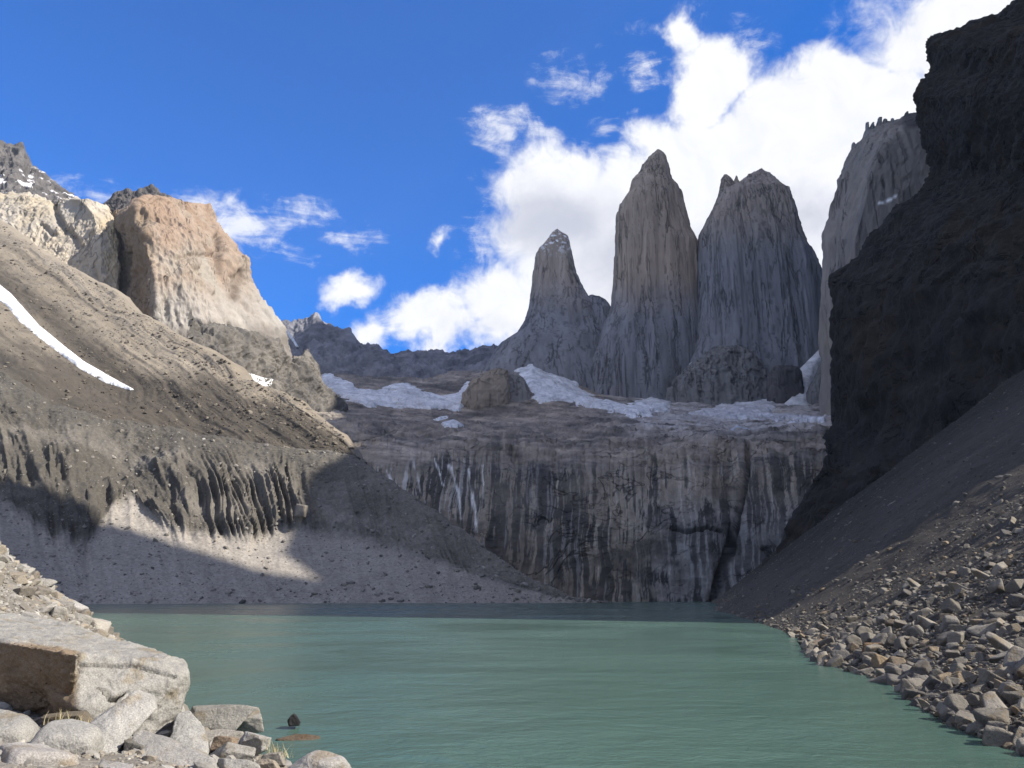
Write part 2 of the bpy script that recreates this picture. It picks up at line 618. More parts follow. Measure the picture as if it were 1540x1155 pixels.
# toe of each rib stands proud over the fan
fan = 1 - sstep(vi, 90, 125)
toe = np.exp(-((vi - 125) / 22.0) ** 2)
disp += toe * amp * 0.7 * (fbm(np.stack([gph / 22, gy_ / 120, 0 * gph], -1), 1.0, 3, 0.5, ridged=True, seed=5))
rough = fbm(Gm, 22, 5, 0.55, seed=1) * 1.8 + fbm(Gm, 5, 3, 0.6, seed=9) * 0.5
disp += (1 - fan) * (fbm(Gm, (9, 9, 9), 4, 0.6, ridged=True, seed=15) * 1.5 + stair(fbm(Gm, 16, 3, 0.5, seed=16), 5) * 3.0) * np.interp(gx_, [0, 820, 900], [1, 0.7, 0.2])
disp += rough * (0.35 + 0.9 * (1 - fan)) * sstep(vi, 5, 12) * np.interp(gx_, [0, 820, 900], [1, 0.6, 0.15])
Gm = Gm + nrm * disp[..., None]
tone = fbm(Gm, 60, 4, 0.5, seed=11)
streak = fbm(np.stack([gph / 12, gy_ / 260, 0 * gph], -1), 1.0, 4, 0.55, seed=6)
dk = np.interp(gx_ + 30 * tone, [-110, 420, 600, 900], [0.62, 0.66, 1.35, 1.5])[..., None]  # cloud shade put into rib and crest colour, easing off to the right
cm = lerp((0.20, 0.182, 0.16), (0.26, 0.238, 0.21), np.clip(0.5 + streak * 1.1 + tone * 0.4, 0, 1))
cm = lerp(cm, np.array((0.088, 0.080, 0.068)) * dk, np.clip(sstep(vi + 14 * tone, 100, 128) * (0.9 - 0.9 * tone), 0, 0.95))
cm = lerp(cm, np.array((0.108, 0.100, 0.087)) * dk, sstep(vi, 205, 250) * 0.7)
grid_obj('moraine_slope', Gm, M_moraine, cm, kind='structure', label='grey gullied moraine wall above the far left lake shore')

# upper tan slope
d0 = np.stack([sm(p2[:, k], 91) for k in range(3)], -1)
d0[:, 1] += 34
d0[:, 2] -= 20
t_sky = np.interp(sx, [-110, 300, 500, 930], [0.86, 0.84, 0.80, 0.75])
Y3 = sm(climb(d0[:, 1], d0[:, 2], sx, skyln[:, 1], t_sky), 81)
Y3 = np.maximum(Y3, d0[:, 1] + 5)
p3 = P(sx, skyln[:, 1], Y3)
p3s = np.stack([sm(p3[:, k], 121) for k in range(3)], -1)
mid = d0 * 0.5 + p3s * 0.5
hi_ = d0 * 0.14 + p3s * 0.86
mid[:, 2] += sm(np.interp(sx, [-110, 100, 300, 450, 600, 930], [-14, -18, -6, 14, 0, 0]), 101)
p4 = p3.copy()
p4[:, 1] += 60
p4[:, 2] -= 6
p5 = p4.copy()
p5[:, 1] += 260
p5[:, 2] -= 160
Gd = loft([d0, mid, hi_, p3, p4, p5], [110, 90, 40, 8, 8])
nr = gnormal(Gd)
if nr[60, 200, 2] < 0:
    nr = -nr
dx_, dy_ = proj(Gd)
fade = np.interp(dx_, [-110, 460, 560, 700], [1, 1, 0.4, 0.1])
lay = dy_ - 0.72 * dx_                      # runs along the fall line of the scree
run = fbm(np.stack([(lay + 40 * fbm(Gd, 160, 4, seed=19)) / 16, (dx_ + dy_) / 260, 0 * lay], -1), 1.0, 4, 0.6, ridged=True, seed=20)
chan = fbm(np.stack([lay / 60, (dx_ + dy_) / 700, 0 * lay], -1), 1.0, 4, 0.5, seed=21)
Gd = Gd + nr * ((fbm(Gd, 90, 5, 0.5, seed=3) * 7 + fbm(Gd, 18, 4, 0.6, seed=4) * 2.2 + chan * 7 + run * 1.5) * fade)[..., None]
dx_, dy_ = proj(Gd)
lay = dy_ - 0.72 * dx_
n1 = fbm(np.stack([lay / 45, (dx_ + dy_) / 600, 0 * lay], -1), 1.0, 5, 0.55, seed=22)
n2 = fbm(Gd, 120, 5, 0.55, seed=23)
tan_ = np.array((0.365, 0.318, 0.255))
cd = lerp(np.broadcast_to((0.27, 0.23, 0.178), Gd.shape), np.broadcast_to(tan_, Gd.shape), np.clip(0.5 + 1.4 * n1, 0, 1))
skd = (dy_ - np.interp(dx_, skyln[:, 0], skyln[:, 1])) / np.interp(dx_, [-110, 0, 100, 200, 300, 400, 500], [200, 190, 125, 95, 50, 18, 8])
run2 = fbm(np.stack([lay / 11, (dx_ + dy_) / 240, 0 * lay], -1), 1.0, 4, 0.6, seed=18)
brown = sstep(skd + 0.5 * n2 + 0.45 * n1 + 0.3 * run2, 0.65, 1.25) * 0.9
cd = lerp(cd, np.broadcast_to((0.082, 0.071, 0.058), Gd.shape), brown)  # brown debris, darkened further to carry a cloud's shade
band = np.exp(-((lay - 425 + 25 * n2) / 26) ** 2) * sstep(-dx_, -330, -150)
cd = lerp(cd, np.broadcast_to((0.060, 0.051, 0.042), Gd.shape), np.clip(band, 0, 1) * 0.8)
cd = cd * (1 + 0.20 * run2 + 0.22 * fbm(Gd, 12, 4, 0.65, seed=17))[..., None]
low = sstep(lay + 40 * n1, 500, 560)
cd = lerp(cd, np.broadcast_to((0.088, 0.078, 0.066), Gd.shape), low * 0.7)  # lower slope: cloud shade put into this tone too
rk = sstep(fbm(Gd, 30, 5, 0.6, seed=24), 0.22, 0.42)
cd = lerp(cd, np.broadcast_to((0.10, 0.085, 0.07), Gd.shape), rk * 0.55)
grid_obj('scree_slope', Gd, M_scree, cd, kind='structure', label='tan and brown scree slope rising to the pale cliffs')


def drape(name, G, polys, mat, h=2.0, edge=8.0, tint=(1, 1, 1), vr=None, rag=3.0, **props):
    """a skin of snow with thickness, laid on the part of terrain G that lies within the outlines"""
    if vr:
        G = G[vr[0]:vr[1]]
    x, y = proj(G)
    jx = fbm(G, 60, 4, 0.6, seed=41) * rag
    jy = fbm(G, 60, 4, 0.6, seed=42) * rag * 0.6
    msk = np.zeros(x.shape, bool)
    dd = np.full(x.shape, 1e9)
    for poly in polys:
        msk |= inside(x + jx, y + jy, poly)
        dd = np.minimum(dd, dist_line(x + jx, y + jy, list(poly) + [poly[0]]))
    if rag > 4:
        msk &= (fbm(G, (38, 60, 38), 5, 0.6, seed=43) > -0.30) | (dd > 14)
    t = np.where(msk, np.clip(dd / edge, 0, 1), -1)
    off = np.where(msk, h * np.sqrt(np.clip(t, 0, 1)) - 0.15 * h, -0.6 * h)
    big = msk.copy()
    for ax in (0, 1):
        for s in (1, -1):
            big |= np.roll(msk, s, ax)
    V = G + np.stack([0 * off, -0.3 * off, off], -1)
    keep = big[:-1, :-1] & big[1:, :-1] & big[:-1, 1:] & big[1:, 1:]
    seen_ = np.zeros(keep.shape, bool)
    best = []
    for a0, b0 in np.argwhere(keep):
        if seen_[a0, b0]:
            continue
        stack_, comp = [(a0, b0)], []
        seen_[a0, b0] = True
        while stack_:
            a1, b1 = stack_.pop()
            comp.append((a1, b1))
            for a2, b2 in ((a1 + 1, b1), (a1 - 1, b1), (a1, b1 + 1), (a1, b1 - 1)):
                if 0 <= a2 < keep.shape[0] and 0 <= b2 < keep.shape[1] and keep[a2, b2] and not seen_[a2, b2]:
                    seen_[a2, b2] = True
                    stack_.append((a2, b2))
        if len(comp) > len(best):
            best = comp
    keep = np.zeros(keep.shape, bool)
    if best:
        keep[tuple(np.array(best).T)] = True
    if keep.sum() == 0:
        print('EMPTY drape', name)
        return None
    q = grid_quads(*G.shape[:2], keep=keep)
    ids, inv = np.unique(q, return_inverse=True)
    me = raw_mesh(name, V.reshape(-1, 3)[ids], inv.reshape(-1, 4), None, np.broadcast_to(tint, (len(ids), 3)))
    return link(name, me, mat, **props)


snow_tag = dict(category='snow patch', group='snow patches on the mountain')
strip = [(-20, 412), (0, 428), (15, 440), (35, 462), (60, 490), (90, 515), (125, 543), (165, 566), (203, 586),
         (196, 587), (160, 576), (120, 555), (85, 528), (55, 505), (30, 484), (8, 458), (-20, 440)]
drape('snow_patch', Gd, [strip], M_snow, 2.2, 3.0, rag=1.5,
      label='long narrow white snow strip slanting down the tan scree slope', **snow_tag)


# ------------------------------------------------------------------ generic mountain builders
def massif(sil, base, Y, df, db, nu=300, nv=140, power=0.8, back=1, seed=1, amp=(20, 6), sc=(180, 40), vstr=0.6, ridge=0.0,
           yprof=None, hold=True):
    """mountain body: front foot along `base`, skyline along `sil`, then a back side"""
    S = resample(sil, nu, 'arc')
    B = resample(base, nu, 'x') if base[0][0] != base[-1][0] else resample(base, nu)
    Ys = np.full(nu, float(Y)) if yprof is None else np.interp(S[:, 0], *yprof)
    top = P(S[:, 0], S[:, 1], Ys)
    foot = P(B[:, 0], B[:, 1], Ys - df)
    ts = np.linspace(0, 1, nv)
    front = []
    for t in ts:
        q = foot + (top - foot) * t
        zt = t ** power
        q[:, 2] = foot[:, 2] + (top[:, 2] - foot[:, 2]) * zt
        # keep the outline in sight lines of the traced one
        front.append(q)
    bk = []
    for t in np.linspace(0, 1, 16)[1:]:
        q = top.copy()
        q[:, 1] += db * t
        q[:, 2] = top[:, 2] - (top[:, 2] - foot[:, 2]) * t ** 1.3
        bk.append(q)
    G = np.asarray(front + bk)
    n = gnormal(G)
    if (n[nv // 2, :, 1].mean()) > 0:
        n = -n
    d = fbm(G, (sc[0], sc[0], sc[0] / vstr), 5, 0.5, seed=seed) * amp[0] + fbm(G, (sc[1], sc[1], sc[1] / vstr), 5, 0.55, ridged=ridge > 0, seed=seed + 50) * amp[1]
    if hold:
        w = np.concatenate([1 - 0.75 * sstep(ts, 0.85, 1.0), np.full(15, 0.25)])[:, None]
        d = d * w
        small = fbm(G, 26, 4, 0.65, seed=seed + 80) * amp[1] * 0.75
        d = d + small * (1 - w)
        G = G.copy()
        teeth = fbm(np.stack([G[..., 0] / 26, G[..., 1] / 60, 0 * d], -1), 1.0, 5, 0.6, ridged=True, seed=seed + 90)
        G[..., 2] += teeth * amp[1] * 0.9 * (1 - w)
    return G + n * d[..., None]


def rings(rows, Y0, kdepth=0.6, nth=220, seg=6, seed=1, sq=2.6, yshift=None, close=True):
    """tower: rows (py, left px, right px) from the foot up; rounded-square cross sections"""
    rows = np.asarray(rows, float)
    n = len(rows)
    tt = np.arange(n)
    # densify by height
    ys = rows[:, 0]
    order = np.linspace(0, n - 1, (n - 1) * seg + 1)
    R = np.stack([np.interp(order, tt, rows[:, k]) for k in range(rows.shape[1])], -1)
    L = P(R[:, 1], R[:, 0], Y0)
    Rr = P(R[:, 2], R[:, 0], Y0)
    c = (L + Rr) / 2
    w = (Rr[:, 0] - L[:, 0]) / 2
    th = np.linspace(0, 2 * np.pi, nth, endpoint=False)
    cx = np.sign(np.cos(th)) * np.abs(np.cos(th)) ** (2 / sq)
    sy = np.sign(np.sin(th)) * np.abs(np.sin(th)) ** (2 / sq)
    kd = kdepth if R.shape[1] < 4 else R[:, 3]
    G = np.empty((len(R), nth, 3))
    G[..., 0] = c[:, None, 0] + w[:, None] * cx
    G[..., 1] = c[:, None, 1] - (np.maximum(w, 6) * kd)[:, None] * sy
    G[..., 2] = c[:, None, 2]
    if close:
        cap = G[-1:].mean(1, keepdims=True) + np.array([0, 0, 4.0])
        G = np.concatenate([G, G[-1:] * 0.5 + cap * 0.5 + [0, 0, 1.5], np.broadcast_to(cap, (1, nth, 3))])
    return G


def roughen(G, comps, wrap=True, edge=1.0):
    n = gnormal(G, wrap)
    c = G.mean(1, keepdims=True)
    if ((G - c) * n).sum(-1).mean() < 0:
        n = -n
    d = 0
    for (scale, amp, octv, rd, seed) in comps:
        q = fbm(G, scale, octv, 0.55, rd == True, seed)
        d = d + (stair(q, rd, 0.4, 0.6) if rd > 1 else q) * amp
    n = n.copy()
    n[..., 2] *= 0.4
    return G + n * (d * edge)[..., None]


# ------------------------------------------------------------------ the far basin: wall, shelf
px_c = np.array([380, 470, 560, 640, 720, 800, 900, 1000, 1070, 1100, 1130, 1180, 1240, 1330], float)


def jrow(py, Y, jit=0, seed=0):
    py = np.asarray(py, float) + 0 * px_c
    Y = np.asarray(Y, float) + 0 * px_c
    q = np.stack([px_c, py, Y], -1)
    q = resample(q, 900, 'x')
    if jit:
        w = fbm(np.stack([q[:, 0] / 75, 0 * q[:, 0] + seed, 0 * q[:, 0]], -1), 1.0, 5, 0.55, seed=seed)
        q[:, 1] += jit * w
    return P(q[:, 0], q[:, 1], q[:, 2])


baseY = np.array([660, 640, 625, 615, 605, 598, 590, 588, 585, 592, 580, 575, 570, 560], float)
lipY = baseY + np.array([120, 110, 100, 92, 88, 84, 80, 78, 76, 80, 78, 80, 84, 90])
lip = np.array([655, 662, 672, 684, 692, 694, 692, 697, 690, 694, 690, 684, 672, 660], float)
mid_ = np.array([790, 790, 795, 800, 800, 798, 796, 796, 796, 796, 796, 795, 790, 780], float)
j0 = jrow(907, baseY)
j0[:, 2] = -8
j1 = jrow(mid_, baseY + 22)
j2 = jrow(lip + 22, lipY - 6, 30, 3)
j3 = jrow(lip - np.array([8, 8, 12, 18, 18, 18, 20, 22, 24, 24, 24, 26, 30, 30]) + 2, lipY + 150, 14, 4)
j4 = jrow([622, 636, 640, 650, 652, 652, 648, 650, 652, 652, 650, 642, 632, 620], 1150)
j5 = jrow([602, 608, 618, 626, 630, 626, 612, 618, 624, 624, 624, 626, 632, 630], 1750)
j6 = jrow([585, 585, 590, 592, 592, 575, 600, 608, 612, 612, 610, 606, 600, 594], 2120)
j7 = jrow([560, 560, 566, 570, 560, 543, 592, 600, 602, 600, 590, 580, 560, 540], 2420)
j8 = jrow([550, 550, 550, 552, 545, 535, 585, 590, 590, 580, 570, 560, 540, 525], 2900)
j2b = jrow(lip + 0, lipY + 50, 24, 3)
Gj = loft([j0, j1, j2, j2b, j3, j4, j5, j6, j7, j8], [90, 84, 30, 26, 50, 70, 50, 60, 16])
nj = gnormal(Gj)
if nj[250, 400, 2] < 0:
    nj = -nj
jx, jy = proj(Gj)
vj = np.arange(Gj.shape[0])[:, None] + 0 * jx
onwall = 1 - sstep(vj, 165, 225)
slab = fbm(Gj, (80, 80, 200), 5, 0.5, seed=31) * 5 + fbm(Gj, (16, 16, 60), 4, 0.6, ridged=True, seed=32) * 1.3 + fbm(Gj, (40, 40, 14), 4, 0.6, ridged=True, seed=30) * 1.2
shelf = stair(fbm(Gj, (110, 140, 60), 5, 0.55, seed=33), 5) * 22 + fbm(Gj, (36, 45, 30), 5, 0.6, ridged=True, seed=34) * 5
flat = sstep(vj, 285, 330)
dj = onwall * slab + (1 - onwall) * shelf * (1 - 0.25 * flat)
# the deep cleft in the wall
cleft = np.interp(jy, [600, 690, 760, 840, 905], [1132, 1124, 1112, 1094, 1076])
cw = np.exp(-((jx - cleft) / np.interp(jy, [690, 800, 900], [4, 4.5, 8])) ** 2) * sstep(jy, 655, 700)
dj = dj - cw * 15
# overhanging roof slots low on the wall
for (ln, w, dep) in (([(1010, 795), (1040, 800), (1066, 792), (1090, 802)], 5, 9), ([(1150, 826), (1175, 870)], 7, 6)):
    dj = dj - dep * 0.8 * (1 - sstep(dist_line(jx + 14 * fbm(np.stack([jx / 14, jy / 14, 0 * jx], -1), 1.0, 3, seed=29), jy, ln) / w, 0.35, 0.8))
Gj = Gj + nj * dj[..., None]
jx, jy = proj(Gj)
# colours: warm grey slabs, dark water streaks, white calcite streaks
wx = jx + 9 * fbm(np.stack([jx / 60, jy / 60, 0 * jx], -1), 1.0, 3, seed=35) + 0.10 * (jy - 700) * np.clip((jx - 900) / -300, -1, 1)
q1 = fbm(np.stack([wx / 9, jy / 230, 0 * jx], -1), 1.0, 5, 0.62, seed=36)
q2 = fbm(np.stack([wx / 4.2, jy / 130, 0 * jx], -1), 1.0, 4, 0.6, seed=37)
q3 = fbm(np.stack([wx / 60, jy / 70, 0 * jx], -1), 1.0, 5, 0.55, seed=38)
q4 = fbm(np.stack([jx / 26, jy / 30, 0 * jx], -1), 1.0, 5, 0.6, seed=28)
lin = sstep(np.abs(fbm(np.stack([jx / 70, jy / 34, 0 * jx], -1), 1.0, 4, 0.55, seed=27)), 0.03, 0.0)
cj = lerp(np.broadcast_to((0.105, 0.092, 0.076), Gj.shape), np.broadcast_to((0.31, 0.27, 0.215), Gj.shape), np.clip(0.5 + 0.8 * q3 + 0.55 * q2 + 0.5 * q4, 0, 1))
grey = sstep(jx + 60 * q3, 930, 1040) * sstep(jy, 720, 800)
cj = lerp(cj, cj.mean(-1, keepdims=True) * np.array([1.0, 0.98, 0.96]), grey)
pres = np.interp(jx, [400, 540, 700, 800, 900, 1000, 1080, 1130, 1240], [-0.05, 0.0, 0.06, 0.14, 0.08, -0.08, 0.02, 0.12, 0.08]) + 0.10 * sstep(jy, 760, 880)
dark = np.clip(sstep(q1 + 0.35 * q2 + 0.60 * q3 + 0.35 * q4 + pres, 0.02, 0.17), 0, 1)
q5 = fbm(np.stack([jx / 95, jy / 55, 0 * jx], -1), 1.0, 4, 0.55, seed=24)
dark = np.clip(dark * (0.98 + 1.0 * q5) + 0.6 * sstep(q5, 0.16, 0.36), 0, 1)
wallc = lerp(cj, np.broadcast_to((0.026, 0.026, 0.027), Gj.shape), dark * (0.86 + 0.25 * q4))
wallc = wallc * (1 - 0.55 * lin)[..., None]
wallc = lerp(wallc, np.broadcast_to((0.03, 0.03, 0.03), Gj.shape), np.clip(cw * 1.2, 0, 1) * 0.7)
white = sstep(q2 - 0.25 * q1 + 0.3 * q3, 0.20, 0.36) * (0.85 * sstep(-jx, -760, -540) + 0.30) * sstep(jy + 30 * q3, 670, 705)
wallc = lerp(wallc, np.broadcast_to((0.46, 0.45, 0.43), Gj.shape), white * 0.75)
for (ln, w) in (([(616, 655), (622, 700), (640, 756)], 2.0), ([(676, 700), (690, 740), (694, 780)], 2.3), ([(705, 706), (714, 760), (716, 800)], 2.0),
                ([(575, 700), (600, 740)], 2.0), ([(725, 700), (727, 750)], 1.6), ([(655, 690), (668, 730)], 1.4)):
    wl = np.exp(-(dist_line(jx + 7 * q1 + 4 * q3, jy, ln) / (w * (0.75 + 0.8 * q2))) ** 2)
    wallc = lerp(wallc, np.broadcast_to((0.62, 0.61, 0.58), Gj.shape), wl * np.clip(0.55 + 1.8 * q2, 0, 0.9))
e1 = fbm(Gj, (160, 220, 80), 5, 0.55, seed=39)
e2 = fbm(Gj, (45, 90, 40), 5, 0.6, seed=40)
shc = lerp(np.broadcast_to((0.13, 0.118, 0.105), Gj.shape), np.broadcast_to((0.36, 0.31, 0.255), Gj.shape), np.clip(0.5 + 1.2 * e1 + 1.5 * e2, 0, 1))
ledge = fbm(np.stack([jx / 60, (jy - 0.10 * jx) / 5.0, 0 * jx], -1), 1.0, 5, 0.6, seed=26)
shc = shc * (0.82 * np.clip(1 + 1.1 * ledge, 0.3, 1.8))[..., None]
ice = sstep(jx + 60 * e1, 880, 1010) * sstep(-jy + 14 * e2, -668, -628)
shc = lerp(shc, np.broadcast_to((0.42, 0.41, 0.41), Gj.shape), ice * 0.9 * np.clip(0.6 + 1.8 * e2, 0, 1))
cj = lerp(wallc, shc, 1 - sstep(jy + 60 * q3 + 22 * q4 + 55 * fbm(np.stack([jx / 150, 0 * jx, 0 * jx + 2], -1), 1.0, 3, 0.5, seed=25), 660, 716) * (1 - sstep(vj, 250, 290)))
grid_obj('cirque_terrain', Gj, M_shelf, cj, kind='structure', label='water streaked granite wall and rubble shelf behind the lake')
Gj_snow = Gj

# ------------------------------------------------------------------ snow on the shelf
JS = dict(vr=(230, Gj.shape[0] - 8), **snow_tag)
drape('snow_patch', Gj, [[(478, 572), (486, 562), (500, 565), (522, 572), (540, 585), (569, 588), (590, 578), (612, 577), (640, 590), (668, 597),
                          (690, 590), (706, 572), (712, 578), (700, 600), (702, 611), (690, 620), (660, 614), (600, 614), (560, 611), (515, 600)]],
      M_snow, 7, 4, rag=13, label='broad snow field at the foot of the dark ridge, left of the rock knob', **JS)
drape('snow_patch', Gj, [[(651, 631), (663, 627), (676, 625), (674, 629), (660, 633)]], M_snow, 4, 2, rag=2,
      label='thin snow sliver just above a small snow patch below the rock knob', **JS)
drape('snow_patch', Gj, [[(662, 637), (682, 631), (700, 641), (682, 645), (668, 643)]], M_snow, 4, 2, rag=2,
      label='small white snow patch on the shelf below the rock knob', **JS)
drape('snow_patch', Gj, [[(764, 548), (790, 538), (819, 542), (850, 546), (867, 540), (890, 550), (870, 585), (895, 600), (946, 610), (975, 600), (1014, 580),
                          (1004, 618), (960, 628), (900, 615), (850, 604), (810, 606), (795, 590), (780, 562)]],
      M_snow, 7, 5, tint=(.93, .94, .97), rag=16, label='large crevassed glacier tongue between the rock knob and the tallest tower', **JS)
drape('snow_patch', Gj, [[(1036, 622), (1083, 610), (1150, 590), (1165, 600), (1160, 622), (1243, 628), (1243, 636), (1140, 632), (1080, 628)]],
      M_snow, 5, 5, tint=(.8, .8, .82), rag=16, label='grey broken ice apron below the twin peaked tower', **JS)
drape('snow_patch', Gj, [[(1098, 646), (1110, 640), (1130, 646), (1126, 652), (1104, 654)]], M_snow, 4, 3,
      tint=(.7, .75, .8), rag=4, label='bluish remnant of ice on the shelf just above the dark cleft', **JS)
drape('snow_patch', Gj, [[(1030, 641), (1052, 643), (1046, 649), (1030, 648)]], M_snow, 4, 3,
      tint=(.75, .8, .84), rag=4, label='small ice remnant on the shelf below the rounded rock dome', **JS)

# ------------------------------------------------------------------ towers
mt_tag = dict(kind='structure', category='rock tower')


def tower_col(G, warm_lo, seed, warm=(0.285, 0.235, 0.19), cool=(0.185, 0.185, 0.195)):  # default cool tone has bluish haze mixed into the lower rock colour
    x, y = proj(G)
    v = fbm(G, (24, 24, 420), 5, 0.6, seed=seed)
    b = fbm(G, (120, 120, 260), 4, 0.55, seed=seed + 1)
    t = 1 - sstep(y + 35 * b, warm_lo - 40, warm_lo + 40)
    c = lerp(np.broadcast_to(cool, G.shape), np.broadcast_to(warm, G.shape), t)
    c = c * (1 + 0.42 * v + 0.22 * b)[..., None]
    crack = sstep(np.abs(fbm(G, (30, 30, 900), 3, 0.5, seed=seed + 2)), 0.05, 0.0)
    c = c * (1 - 0.5 * crack)[..., None]
    return c


TW = lambda s, a=1.0: [((150, 150, 900), 10 * a, 4, False, s), ((70, 70, 900), 15 * a, 4, 4, s + 1), ((22, 22, 500), 2.8 * a, 4, 3, s + 2), ((60, 60, 45), 4 * a, 4, 5, s + 3), ((9, 9, 40), 1.1 * a, 3, False, s + 4)]

# southern, small tower
sur = [(670, 690, 940), (600, 700, 935), (575, 715, 930), (545, 735, 924), (530, 745, 922), (522, 752, 921), (505, 777, 914), (486, 789, 906), (472, 793, 900), (463, 796, 895), (450, 799, 886),
       (436, 801, 878), (413, 803, 868), (390, 806, 862), (375, 810, 858), (364, 820, 856), (356, 826, 853), (350, 830, 845), (346, 835, 840)]
G = rings(sur, 2480, 0.75, 240, 14, 1, 2.4)
G = roughen(G, TW(61, 0.75))
c = tower_col(G, 440, 61)
x, y = proj(G)
sn = sstep(fbm(G, 14, 3, 0.6, seed=66), 0.08, 0.25) * sstep(-y, -392, -355)
c = lerp(c, np.broadcast_to((0.8, 0.8, 0.82), c.shape), sn * 0.85)
G2 = rings([(600, 830, 960), (540, 840, 940), (505, 850, 925), (480, 862, 921), (468, 868, 920), (460, 872, 916), (453, 876, 911), (447, 880, 902), (445, 884, 896)], 2460, 0.8, 160, 12, 2, 2.2)
G2 = roughen(G2, TW(64, 0.6))
grid_obj('rock_tower', G, M_tower, c, True, extra=[(G2, tower_col(G2, 400, 64), True)], label='slender small rock tower with snow-dusted tip and right shoulder', **mt_tag)

cen = [(690, 846, 1020), (625, 850, 1020), (606, 862, 1030), (592, 868, 1040), (581, 872, 1048), (555, 880, 1056), (524, 892, 1058), (500, 903, 1058), (480, 914, 1056), (463, 922, 1054), (440, 924, 1053), (410, 926, 1052), (370, 927, 1050),
       (364, 927, 1046), (349, 927, 1038), (326, 928, 1031), (307, 933, 1027), (297, 939, 1024), (293, 944, 1023), (282, 948, 1018), (272, 952, 1010), (261, 962, 1007), (252, 966, 1005), (244, 973, 1003), (236, 978, 1001), (230, 984, 996), (227, 987, 992)]
G = rings(cen, 2400, 0.62, 330, 14, 3, 2.5)
G = roughen(G, TW(71))
c = tower_col(G, 445, 71, warm=(0.30, 0.24, 0.185))
G3 = rings([(258, 962, 974), (252, 964, 972), (248, 965, 970)], 2385, 0.9, 40, 6)
grid_obj('rock_tower', G, M_tower, c, True, extra=[(roughen(G3, [((20, 20, 30), 2, 3, False, 3)]), tower_col(G3, 500, 3), True)],
         label='tallest central rock tower with narrow pointed top', **mt_tag)

nor = [(640, 1000, 1250), (600, 1010, 1250), (560, 1022, 1248), (530, 1036, 1245), (516, 1040, 1243), (474, 1045, 1240), (444, 1047, 1237), (413, 1048, 1231), (387, 1049, 1220), (368, 1050, 1210), (349, 1053, 1203), (331, 1063, 1196),
       (310, 1074, 1192), (298, 1080, 1187), (290, 1084, 1184), (284, 1096, 1176), (279, 1108, 1172), (273, 1116, 1168), (267, 1124, 1164), (261, 1133, 1160), (257, 1139, 1152), (254, 1143, 1148)]
G = rings(nor, 2360, 0.55, 380, 14, 5, 2.7)
G = roughen(G, TW(81))
c = tower_col(G, 350, 81, warm=(0.27, 0.23, 0.195))
ex = []
for i, rws in enumerate(([(330, 1066, 1112), (300, 1078, 1110), (290, 1081, 1108), (276, 1084, 1104), (269, 1085, 1099), (264, 1088, 1094)],
                         [(292, 1098, 1118), (280, 1102, 1115), (272, 1104, 1111), (266, 1106, 1109)],
                         [(290, 1112, 1145), (275, 1120, 1138), (268, 1123, 1131), (263, 1125, 1128)])):
    g = roughen(rings(rws, 2355 - 6 * i, 0.9, 70, 8, 4, 2.3), [((40, 40, 90), 3, 4, False, 90 + i), ((10, 10, 30), 2, 3, True, 95 + i)])
    ex.append((g, tower_col(g, 350, 81), True))
grid_obj('rock_tower', G, M_tower, c, True, extra=ex, label='wide twin peaked rock tower with notched summit', **mt_tag)

# aprons at the towers' feet
G = rings([(640, 1000, 1175), (615, 1006, 1168), (590, 1008, 1162), (575, 1014, 1158), (560, 1026, 1150), (545, 1040, 1140), (532, 1058, 1128), (524, 1075, 1112)], 2230, 0.55, 260, 18, 6, 2.3)
G = roughen(G, [((120, 120, 160), 34, 5, 4, 101), ((50, 50, 120), 14, 4, 3, 102), ((15, 15, 30), 2.5, 3, True, 103)])
Gdome = G
grid_obj('rock_buttress', G, M_tower, tower_col(G, 300, 101, cool=(0.17, 0.165, 0.16)), True, kind='structure', label='rounded grey rock dome at the foot of the twin peaked tower')
G = rings([(640, 1150, 1206), (620, 1153, 1208), (600, 1155, 1208), (575, 1157, 1207), (560, 1158, 1205), (554, 1162, 1200)], 2120, 0.7, 120, 18, 6, 3.0)
G = roughen(G, [((60, 60, 100), 16, 4, 4, 104), ((24, 24, 60), 6, 4, 3, 105)])
grid_obj('rock_buttress', G, M_tower, tower_col(G, 300, 104, cool=(0.085, 0.08, 0.078)), True, kind='structure', label='dark square rock block beside the snow gully')
G = rings([(645, 1208, 1262), (610, 1211, 1262), (590, 1216, 1262), (575, 1222, 1262), (555, 1230, 1262), (540, 1237, 1262)], 2080, 0.8, 100, 18, 6, 2.4)
G = roughen(G, [((60, 60, 100), 5, 4, False, 106), ((20, 20, 50), 3, 4, True, 107)])
grid_obj('rock_buttress', G, M_tower, tower_col(G, 300, 106, cool=(0.15, 0.148, 0.148)), True, kind='structure', label='grey rock spur right of the snow gully')
# gullies of snow beside them: thick tongues
def tongue(name, left, right, Ys, h=6, tint=(1, 1, 1), **props):
    Lp = resample([(a, b, y) for (a, b), y in zip(left, Ys)], 60)
    Rp = resample([(a, b, y) for (a, b), y in zip(right, Ys)], 60)
    A, B = P(*Lp.T), P(*Rp.T)
    u = np.linspace(0, 1, 24)[None, :, None]
    g = A[:, None] * (1 - u) + B[:, None] * u
    g[..., 1] -= (np.sin(u[..., 0] * np.pi) * h)
    g[..., 2] += (np.sin(u[..., 0] * np.pi) * h * 0.3)
    g += (fbm(g, 25, 4, 0.6, seed=8) * 4)[..., None] * np.array([0.6, -0.6, 0.2])
    g2 = g[:, ::-1].copy()
    g2[..., 1] += 25
    full = np.concatenate([g, g2], 1)
    return grid_obj(name, full, M_snow, np.broadcast_to(tint, full.shape), True, **props)


